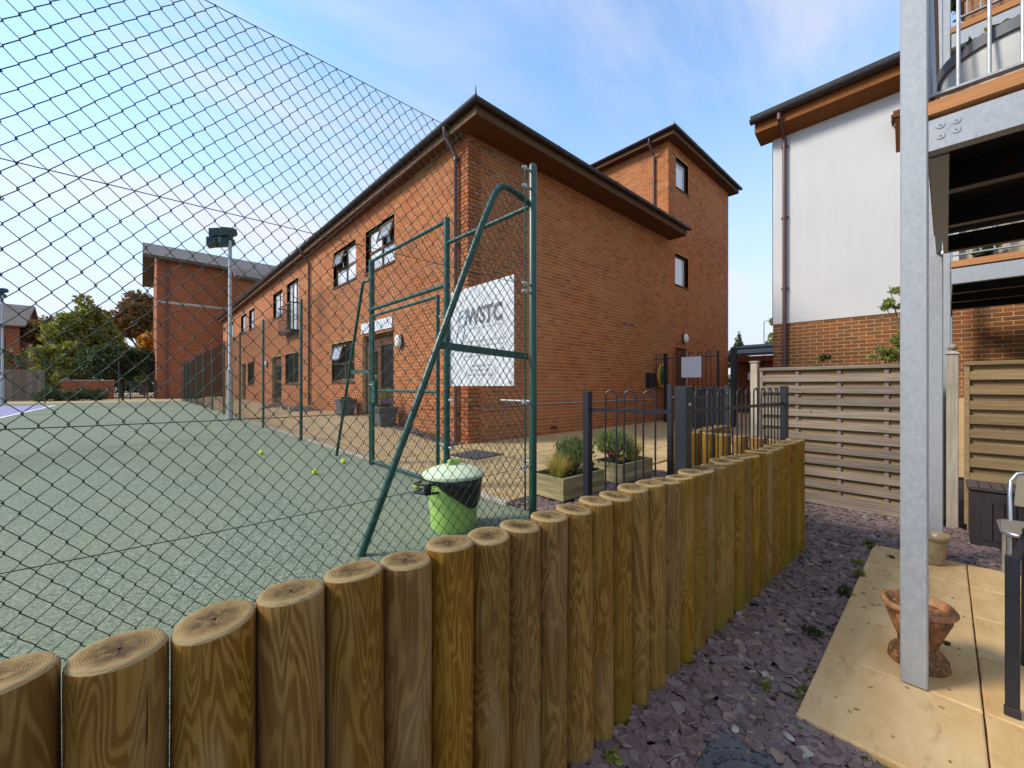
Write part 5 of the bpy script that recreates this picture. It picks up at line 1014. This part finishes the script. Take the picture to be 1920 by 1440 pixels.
def sprig(name, label, base, n, H, spread, seed, cat='plant', mat='blade_g', leaf=.012, ln=1200, topw=.12):
    t = thing(name, label, cat, base); rd = random.Random(seed); g = MB(); tips = []
    for i in range(n):
        a = rd.uniform(0, 6.283); s = spread*rd.uniform(.15, 1); tip = Vector((base[0]+math.cos(a)*s, base[1]+math.sin(a)*s, base[2]+H*rd.uniform(.7, 1.05))); mid = (Vector(base)+tip)/2+Vector((math.cos(a), math.sin(a), 0))*s*.12; g.tube([base, mid, tip], [.0035, .003, .0015], 4); tips.append(tip)
    g.build('stems', M['stem'], t); mb = MB()
    for tp in tips:
        for _ in range(ln//n):
            q = tp+Vector((rd.gauss(0, topw*.28), rd.gauss(0, topw*.28), rd.uniform(-H*.42, .03))); d = Vector((rd.gauss(0, .5), rd.gauss(0, .5), 1)).normalized(); s = d.cross(Vector((rd.random(), rd.random(), .1))).normalized(); l = leaf*rd.uniform(.7, 1.5); mb.add([q, q+d*l*.5+s*l*.14, q+d*l, q+d*l*.5-s*l*.14], [(0, 1, 2, 3)])
    mb.build('foliage', M[mat], t); return t
ZS = TR+.155
def grass(label, base, n, L_, sp_, seed, mat='blade_y', **k): t = thing('ornamental_grass', label, 'plant', base); blades(base, n, L_, sp_, mat, 'blades', t, seed, **k); return t
grass('golden upright grass tuft in the left planter', (2.98, 2.56, ZS), 620, .27, .75, 70, w=.006, rad=.06); grass('golden upright grass tuft at the right end of the right planter', (4.28, 2.53, ZS), 560, .33, .6, 71, w=.006, rad=.05)
sprig('lavender_bush', 'grey green lavender bush behind the gate stile in the left planter', (3.26, 2.58, ZS), 60, .27, .15, 72, leaf=.05, ln=2200); sprig('lavender_bush', 'grey green lavender bush at the back of the right planter', (3.98, 2.58, ZS), 70, .31, .18, 73, leaf=.045, ln=2600)
grass('low trailing green grass at the left end of the left planter', (2.86, 2.47, ZS), 160, .13, 1.1, 74, 'leaf_g', w=.005); grass('low yellow green tuft along the front of the right planter', (4.18, 2.44, ZS), 200, .14, 1.0, 75, 'blade_y', w=.004)
def flowerplant(label, base, nf, H, sp_, pet, seed, leafn=60, cat='flowers', fs=.022):
    t = thing('flowering_plant', label, cat, base); rd = random.Random(seed); st = MB(); fl = MB()
    for i in range(nf):
        a = rd.uniform(0, 6.283); s = sp_*rd.random(); tip = Vector((base[0]+math.cos(a)*s, base[1]+math.sin(a)*s, base[2]+H*rd.uniform(.6, 1.1))); st.tube([base, (Vector(base)+tip)/2+Vector((0, 0, .01)), tip], .0015, 4)
        for k in range(6):
            b = 6.283*k/6+rd.random(); d = Vector((math.cos(b)*.7, math.sin(b)*.7, .5+.5*rd.random())); s2 = Vector((-math.sin(b), math.cos(b), 0)); fl.add([tip, tip+d*fs*.6+s2*fs*.35, tip+d*fs, tip+d*fs*.6-s2*fs*.35], [(0, 1, 2, 3)])
    st.build('stems', M['stem'], t); fl.build('petals', M[pet], t); leaves([(base[0], base[1], base[2]+.02, sp_*.9, sp_*.9, .04)], leafn, .022, M['leaf_d'], 'foliage', t, seed, shell=.2); return t
flowerplant('magenta cyclamen at the right end of the left planter', (3.37, 2.42, ZS), 9, .10, .06, 'petal', 80); flowerplant('magenta cyclamen at the left corner of the right planter', (3.80, 2.52, ZS), 11, .15, .07, 'petal', 81); flowerplant('small yellow flowers beside the magenta cyclamen in the right planter', (3.88, 2.45, ZS), 6, .07, .05, 'petal_y', 82); flowerplant('low green leafy patch in the middle of the left planter', (3.12, 2.46, ZS), 3, .04, .09, 'petal_y', 83, 140)
def doorpot(label, x, y, z, r, h, pet, seed):
    t = thing('flower_pot', label, 'pot', (x, y, z)); MB().add([(x-r*.75, y-r*.75, z), (x+r*.75, y-r*.75, z), (x+r*.75, y+r*.75, z), (x-r*.75, y+r*.75, z), (x-r, y-r, z+h), (x+r, y-r, z+h), (x+r, y+r, z+h), (x-r, y+r, z+h)], [(0, 3, 2, 1), (0, 1, 5, 4), (1, 2, 6, 5), (2, 3, 7, 6), (3, 0, 4, 7), (4, 5, 6, 7)]).build('body', M['cover'], t); MB().cbox(x-r*1.06, x+r*1.06, y-r*1.06, y+r*1.06, z+h-.05, z+h+.005, .01).build('rim', M['cover'], t)
    return t
def gz2(x, y): return strip_z(x, y)
doorpot('grey square pot left of the clubhouse door', 3.98, 10.75, gz2(3.98, 10.75), .21, .42, 'petal_p', 1); doorpot('grey square pot right of the clubhouse door with violet flowers', 3.93, 8.35, gz2(3.93, 8.35), .22, .40, 'petal_p', 2)
flowerplant('small yellow green shrub with few blooms in the left door pot', (3.98, 10.75, gz2(3.98, 10.75)+.42), 10, .22, .15, 'petal_y', 84, 260); flowerplant('violet flowers in the right door pot', (3.93, 8.35, gz2(3.93, 8.35)+.40), 26, .12, .20, 'petal_p', 85, 260, fs=.04)
sprig('pot_shrub', 'upright yellow green shrub at the back of the right door pot', (4.0, 8.42, gz2(3.93, 8.35)+.40), 20, .35, .1, 86, mat='leaf_y', leaf=.05, ln=300)
sw = thing('concrete_kerb_pair', 'pair of short concrete kerb stones at the foot of the facade downpipe', 'kerb', (3.9, 15, TR))
for y in (14.3, 15.2): MB().cbox(3.5, 4.2, y, y+.14, gz2(3.8, y)-.02, gz2(3.8, y)+.12, .01).build('kerb', M['concrete'], sw)
# ------------------------------------------------------------------ patio things
un = thing('terracotta_urn', 'weathered terracotta footed urn behind the near steel post', 'pot', (3.12, .105, PA)); cu_ = (3.12, .105, PA)
wb_ = lambda t, z: 1+(.05*math.sin(9*t+8*z)+.035*math.sin(5*t+1)) if .13 < z < .27 else 1+.006*math.sin(7*t)
MB().lathe(cu_, [(.118, 0), (.124, .012), (.118, .05), (.102, .072), (.080, .085), (.074, .10), (.084, .115), (.082, .125), (.090, .15), (.108, .20), (.126, .25), (.134, .285), (.130, .292)], 44, wob=wb_).build('body', M['urn'], un, True)
MB().lathe(cu_, [(.128, .290), (.146, .297), (.153, .310), (.151, .322), (.144, .330), (.134, .330), (.126, .318), (.112, .27)], 40, wob=lambda t, z: 1+.012*math.sin(6*t)+.006*math.sin(11*t)).build('rim', M['terracotta'], un, True)
MB().lathe(cu_, [(.108, .262), (.05, .268), (.001, .27)], 24).build('soil', M['soil'], un)
gp = thing('glazed_pot', 'tan glazed pot with diamond panels farther along the patio edge', 'pot', (4.98, .095, PA)); cg = (4.98, .095, PA)
MB().lathe(cg, [(.075, 0), (.085, .01), (.097, .12), (.103, .19), (.098, .195), (.104, .20), (.104, .21), (.125, .225), (.128, .242), (.118, .248), (.105, .24), (.09, .2)], 36).build('body', M['glazed'], gp, True); MB().lathe(cg, [(.097, .19), (.001, .195)], 20).build('soil', M['soil'], gp)
for k in range(8): a = 6.283*k/8; c_ = Vector((cg[0]+.094*math.cos(a), cg[1]+.094*math.sin(a), PA+.10)); s = Vector((-math.sin(a), math.cos(a), 0)); o = Vector((math.cos(a), math.sin(a), .08)); MB().add([c_-Vector((0, 0, .05))-o*.006, c_+s*.028, c_+Vector((0, 0, .05))+o*.006, c_-s*.028, c_+o*.008], [(0, 1, 4), (1, 2, 4), (2, 3, 4), (3, 0, 4)]).build('diamond', M['glazed'], gp)
sb = thing('storage_box', 'dark brown ribbed plastic storage box against the tan fence panel', 'box', (6.15, -.7, GA)); x0, x1, y0, y1, zt = 5.93, 6.42, -1.30, -.145, -.985
MB().cbox(x0+.012, x1, y0, y1-.012, GA-.005, zt-.03, .012).build('body', M['darkbrown'], sb); MB().cbox(x0-.006, x1+.01, y0-.01, y1+.006, zt-.028, zt, .010).build('lid', M['darkbrown'], sb)
for k in range(14): MB().box(x0+.0, x0+.0125, y1-.15-k*.072, y1-.15-k*.072+.062, GA+.09, zt-.12).build('rib', M['darkbrown'], sb)
for k in range(14): MB().cbox(x0+.03, x1-.02, y1-.07-k*.078, y1-.07-k*.078+.070, zt+.0005, zt+.006, .002).build('lid_plank', M['lidgrey'] if 'lidgrey' in M else M.setdefault('lidgrey', simple('grey brown lid resin', (.085, .065, .058), .6, var=.25, scale=12)), sb)
# aluminium and woven chair
ch = thing('bistro_chair', 'aluminium chair with tan woven seat at the right edge', 'chair', (4.9, -.5, PA)); sx0, sx1, sy0, sy1, sz = 4.63, 5.08, -.74, -.285, -1.075
cr = .07; pts = []
for cx_, cy_, a0_ in ((sx0+cr, sy1-cr, 90), (sx0+cr, sy0+cr, 180), (sx1-cr, sy0+cr, 270), (sx1-cr, sy1-cr, 0)): pts += [(cx_+cr*math.cos(R(a0_+q)), cy_+cr*math.sin(R(a0_+q)), sz) for q in (0, 22, 45, 67, 90)]
MB().tube(pts+pts[:1], .015, 10, False).build('seat_frame', M['chrome'], ch, True); MB().prism([(p[0]*.97+.03*(sx0+sx1)/2, p[1]*.97+.03*(sy0+sy1)/2, sz+.006) for p in pts], (0, 0, .006)).build('seat', M['wicker'], ch)
for y in (sy1-.03, sy0+.03): MB().tube([(sx0+.05, y, sz), (sx0+.02, y+.0, PA)], .0125, 8).build('leg', M['chrome'], ch, True); MB().tube([(sx1-.02, y, sz), (sx1+.06, y, PA)], .0125, 8).build('leg', M['chrome'], ch, True)
MB().tube([(5.06, -.345, sz), (5.11, -.345, -.86), (5.14, -.352, -.76), (5.15, -.385, -.70), (5.155, -.44, -.685), (5.155, -.60, -.685), (5.15, -.66, -.70), (5.14, -.69, -.76), (5.11, -.70, -.86), (5.06, -.70, sz)], .0125, 10).build('back_frame', M['chrome'], ch, True)
MB().prism([(5.105, -.365, -.95), (5.105, -.68, -.95), (5.145, -.66, -.71), (5.145, -.385, -.71)], (.006, 0, 0)).build('back_panel', M['wicker'], ch)
ar = thing('garden_armchair', 'black flat-bar garden armchair nearest the camera at the right edge', 'chair', (3.2, -.5, PA))
for (a, b) in (((2.925, -.205), (3.46, -.285)), ((2.98, -.80), (3.5, -.86))):
    MB().cbox(a[0]-.012, a[0]+.012, a[1]-.022, a[1]+.022, PA+.04, -.775, .004).build('leg', M['black'], ar); MB().cbox(a[0]-.0145, a[0]+.0145, a[1]-.025, a[1]+.025, PA, PA+.042, .004).build('foot_cap', M['darkbrown'], ar)
    MB().bar((b[0]+.06, b[1], PA), (b[0]-.02, b[1], -.76), .022, .04).build('leg', M['black'], ar); MB().bar((a[0]+.012, a[1]-.012, -.782), (b[0], b[1], -.80), .03, .016).build('arm', M['black'], ar)
MB().cbox(2.97, 3.44, -.79, -.29, -1.12, -1.09, .008).build('seat', M['blackpl'], ar); MB().bar((3.44, -.32, -1.1), (3.56, -.36, -.62), .03, .02).build('back_frame', M['black'], ar); MB().add([(3.44, -.33, -1.08), (3.46, -.80, -1.08), (3.57, -.82, -.63), (3.55, -.37, -.63)], [(0, 1, 2, 3)]).build('back_panel', M['blackpl'], ar)
# balcony planting
gpz = 1.352
bp = thing('trough_planter', 'large pale grey planter with dark rim on the near balcony', 'planter', (3.2, -.27, gpz)); cb_ = (3.24, -.255, gpz)
MB().lathe(cb_, [(.225, 0), (.24, .02), (.262, .18), (.276, .29), (.274, .30)], 48, wob=lambda t, z: 1+.010*math.sin(24*t)).build('body', M['greypot'], bp, True); MB().lathe(cb_, [(.277, .288), (.291, .292), (.293, .345), (.28, .35), (.27, .33), (.265, .30)], 48).build('rim', M['cover'], bp, True); MB().lathe(cb_, [(.268, .318), (.001, .325)], 24).build('soil', M['soil'], bp)
flowerplant('yellow pansies and low leaves along the rim of the balcony planter', (3.10, -.16, gpz+.325), 9, .06, .14, 'petal_y', 90, 260, fs=.03)
tpb = thing('terracotta_trough', 'terracotta trough on the upper balcony at the top right corner', 'planter', (7.1, -.4, 4.045)); MB().prism([(6.95, -.16, 4.045), (7.25, -.16, 4.045), (7.28, -.14, 4.40), (6.92, -.14, 4.40)], (0, -.62, 0)).build('body', M['terracotta'], tpb); MB().cbox(6.90, 7.30, -.78, -.12, 4.401, 4.44, .01).build('rim', M['terracotta'], tpb)
bsh = thing('balcony_shrub', 'dark leafy shrub growing in the terracotta trough on the upper balcony', 'shrub', (7.1, -.3, 4.44)); leaves(blobs((7.05, -.22, 4.55), (.12, .2, .13), 14, .10, 91), 900, .035, M['leaf_d'], 'foliage', bsh, 92, shell=.1); MB().tube([(7.1, -.3, 4.42), (7.1, -.3, 4.7)], .012, 6).build('stem', M['stem'], bsh)
cnv = thing('windbreak_cloth', 'folded beige striped cloth behind the bars of the far balcony', 'cloth', (7.1, -.6, 1.36)); g = MB(); n = 60
vs = []
for k in range(n+1): y = -.10-1.5*k/n; d = .03*math.sin(k*1.15); vs += [(7.05+d, y, 1.37), (7.05+d, y, 1.95)]
g.add(vs, [(2*k, 2*k+1, 2*k+3, 2*k+2) for k in range(n)]); o = g.build('cloth', M['cloth'] if 'cloth' in M else M.setdefault('cloth', simple('beige cloth', (.40, .33, .24), .9, var=.15, scale=5)), cnv, True)
for k, (y, lab) in enumerate(((-.28, 'dark pot plant left behind the far balcony bars'), (-.86, 'dark leafy pot plant right behind the far balcony bars'))):
    t = thing('pot_plant', lab, 'plant', (6.97, y, 1.365)); MB().lathe((6.97, y, 1.362), [(.045, 0), (.06, .1), (.065, .11)], 16).build('pot', M['blackpl'], t, True); leaves(blobs((6.97, y, 1.52), (.04, .10, .06), 8, .05, 93+k), 300, .028, M['leaf_d'], 'foliage', t, 95+k, shell=.1)
# weeds, fern, moss
def weed(label, x, y, r, n, seed, mat='leaf_g', z=None, size=.018, h=.03):
    t = thing('weed', label, 'plant', (x, y, z if z is not None else GA+.01)); zz = t.location.z; leaves([(x, y, zz+h, r, r, h)], n, size, M[mat], 'foliage', t, seed, shell=.05); MB().tube([(x, y, zz-.01), (x, y, zz+h)], .002, 4).build('stem', M['stem'], t)
weed('leafy weed at the far left corner of the patio', 5.12, .50, .07, 90, 101, h=.045); weed('weed sprouting at the patio edge below the corner weed', 4.55, .52, .05, 60, 102, 'leaf_y'); weed('weed clump at the patio edge level with the urn', 4.22, .47, .045, 55, 103, 'leaf_y', PA-.01); weed('dark weed at the patio edge near the urn', 3.78, .50, .05, 70, 104, 'leaf_d', h=.05); weed('small weed at the foot of the logs near the cover', 1.42, .93, .035, 40, 105, 'leaf_y'); weed('tiny weed in the slates beside the near patio corner', 2.32, .62, .025, 26, 106, 'leaf_y'); weed('tiny sprig on the patio slab by the steel post', 4.85, .33, .025, 22, 107, 'leaf_d', PA, .012, .012); weed('dark mossy weed tuft beside the patio edge', 3.05, .56, .06, 80, 108, 'leaf_d', h=.03)
weed('line of dark creeping weed in the slab joint right of the urn', 3.46, -.0, .018, 60, 109, 'leaf_d', PA, .010, .008)
def fern(label, base, nf, L_, seed, yaw=(0, 6.28)):
    t = thing('fern', label, 'plant', base); rd = random.Random(seed); mb = MB()
    for i in range(nf):
        a = rd.uniform(*yaw); ln = L_*rd.uniform(.7, 1.1); up = rd.uniform(.6, 1.3); d = Vector((math.cos(a), math.sin(a), up)).normalized(); side = Vector((-math.sin(a), math.cos(a), 0)); pr = None
        for k in range(1, 16):
            q = k/15; c = Vector(base)+d*ln*q-Vector((0, 0, .28*ln*q*q)); w_ = .055*math.sin(math.pi*min(1, q*.9+.1))*ln/.22
            for s in (-1, 1): tip = c+side*s*w_+d*.016; mb.add([c-d*.004, c+side*s*w_*.5-d*.003, tip, c+side*s*w_*.5+d*.012], [(0, 1, 2, 3)])
            if pr is not None: mb.add([pr-side*.001, pr+side*.001, c+side*.001, c-side*.001], [(0, 1, 2, 3)])
            pr = c
    mb.build('fronds', M['leaf_y'], t)
fern('small green fern at the foot of the foreground logs', (.78, .98, GA+.02), 9, .30, 110, (-2.6, -.2)); fern('small fern tip left of the larger fern at the log foot', (.58, .99, GA+.02), 5, .24, 111, (-2.4, -.6))
mo = MB(); random.seed(9)
for _ in range(700):
    if random.random() < .6: q = random.random(); x, y = 2.19+.02*random.gauss(0, 1), .47-q*.5
    else: x, y = 2.2+random.random()*.5, .50+.012*random.gauss(0, 1)
    if mnoise.noise((x*6, y*6, 1)) < -.05: continue
    mo.sphere((x, y, GA+.012+random.uniform(0, .012)), random.uniform(.004, .010), 6, (1, 1, .8))
tag(stuff(mo.build('moss', M['moss'], None, True)), 'bright green moss along the patio edge', 'moss')
lt_ = MB(); random.seed(10)
for _ in range(170):
    if random.random() < .7: x, y, z = random.uniform(.7, 5.2), 0, GA+.03; y = random.uniform(.48, lz(x)) 
    else: x, y, z = random.uniform(2.3, 5.0), random.uniform(-.1, .45), PA+.002
    a = random.uniform(0, 6.28); l = random.uniform(.008, .018); d = Vector((math.cos(a), math.sin(a), .2)); s = Vector((-math.sin(a), math.cos(a), .1)); c = Vector((x, y, z)); lt_.add([c-d*l, c+s*l*.5, c+d*l, c-s*l*.5+Vector((0, 0, .004))], [(0, 1, 2, 3)])
for _ in range(260):
    q = random.random()
    if q < .55: x, y, z = 2.30-abs(random.gauss(0, .09)), random.uniform(2.4, 22), CT+.006
    elif q < .8: x, y, z = random.uniform(.2, 2.2), 1.22+abs(random.gauss(0, .25)), CT+.006
    else: x, y, z = random.uniform(-3, 2.2), random.uniform(2, 14), CT+.006
    a = random.uniform(0, 6.28); l = random.uniform(.008, .022); d = Vector((math.cos(a), math.sin(a), .1)); s = Vector((-math.sin(a), math.cos(a), .1)); c = Vector((x, y, z)); lt_.add([c-d*l, c+s*l*.5, c+d*l, c-s*l*.5+Vector((0, 0, .004))], [(0, 1, 2, 3)])
M['deadleaf'] = leafmat('fallen dry leaf bits', [(0, (.28, .16, .05)), (.6, (.42, .27, .09)), (1, (.20, .09, .03))], .1)
tag(stuff(lt_.build('leaf_litter', M['deadleaf'])), 'scattered dry leaf bits on the slates, slabs and court edge', 'leaves')
for k, (x, y, z, s, lab) in enumerate(((1.95, .64, GA+.03, .028, 'pale cream pebble among the slates by the patio corner'), (2.08, .47, GA+.03, .030, 'white stone on the moss at the near patio edge'), (1.28, .86, GA+.03, .024, 'pale stone among the slates near the log foot'))):
    b = MB().sphere((0, 0, 0), s*.8, 10, (1.3, .8, .4)).build('pebble', M['concrete'], None, 'full', (x, y, z), (.2, .1, k)); tag(b, lab, 'stone')

dt = MB(); tl = []
for k in range(60): tl.append((-34+k*.95, 96+random.uniform(-4, 4), 2.2+random.uniform(-.8, 1.2), 2.2, 2., 3.2))
o = leaves(tl, 9000, .5, M['leaf_d'], 'distant_trees', None, 200, shell=.6); tag(stuff(o), 'distant band of dark trees behind the far gardens', 'trees')
tl = []
for k in range(50): tl.append((120+random.uniform(-6, 6), 10+k*1.6, .8+random.uniform(-.4, .6), 2.2, 2., 2.2))
o = leaves(tl, 5000, .6, M['leaf_d'], 'distant_trees', None, 201, shell=.6); tag(stuff(o), 'distant low tree band beyond the passage gate', 'trees')
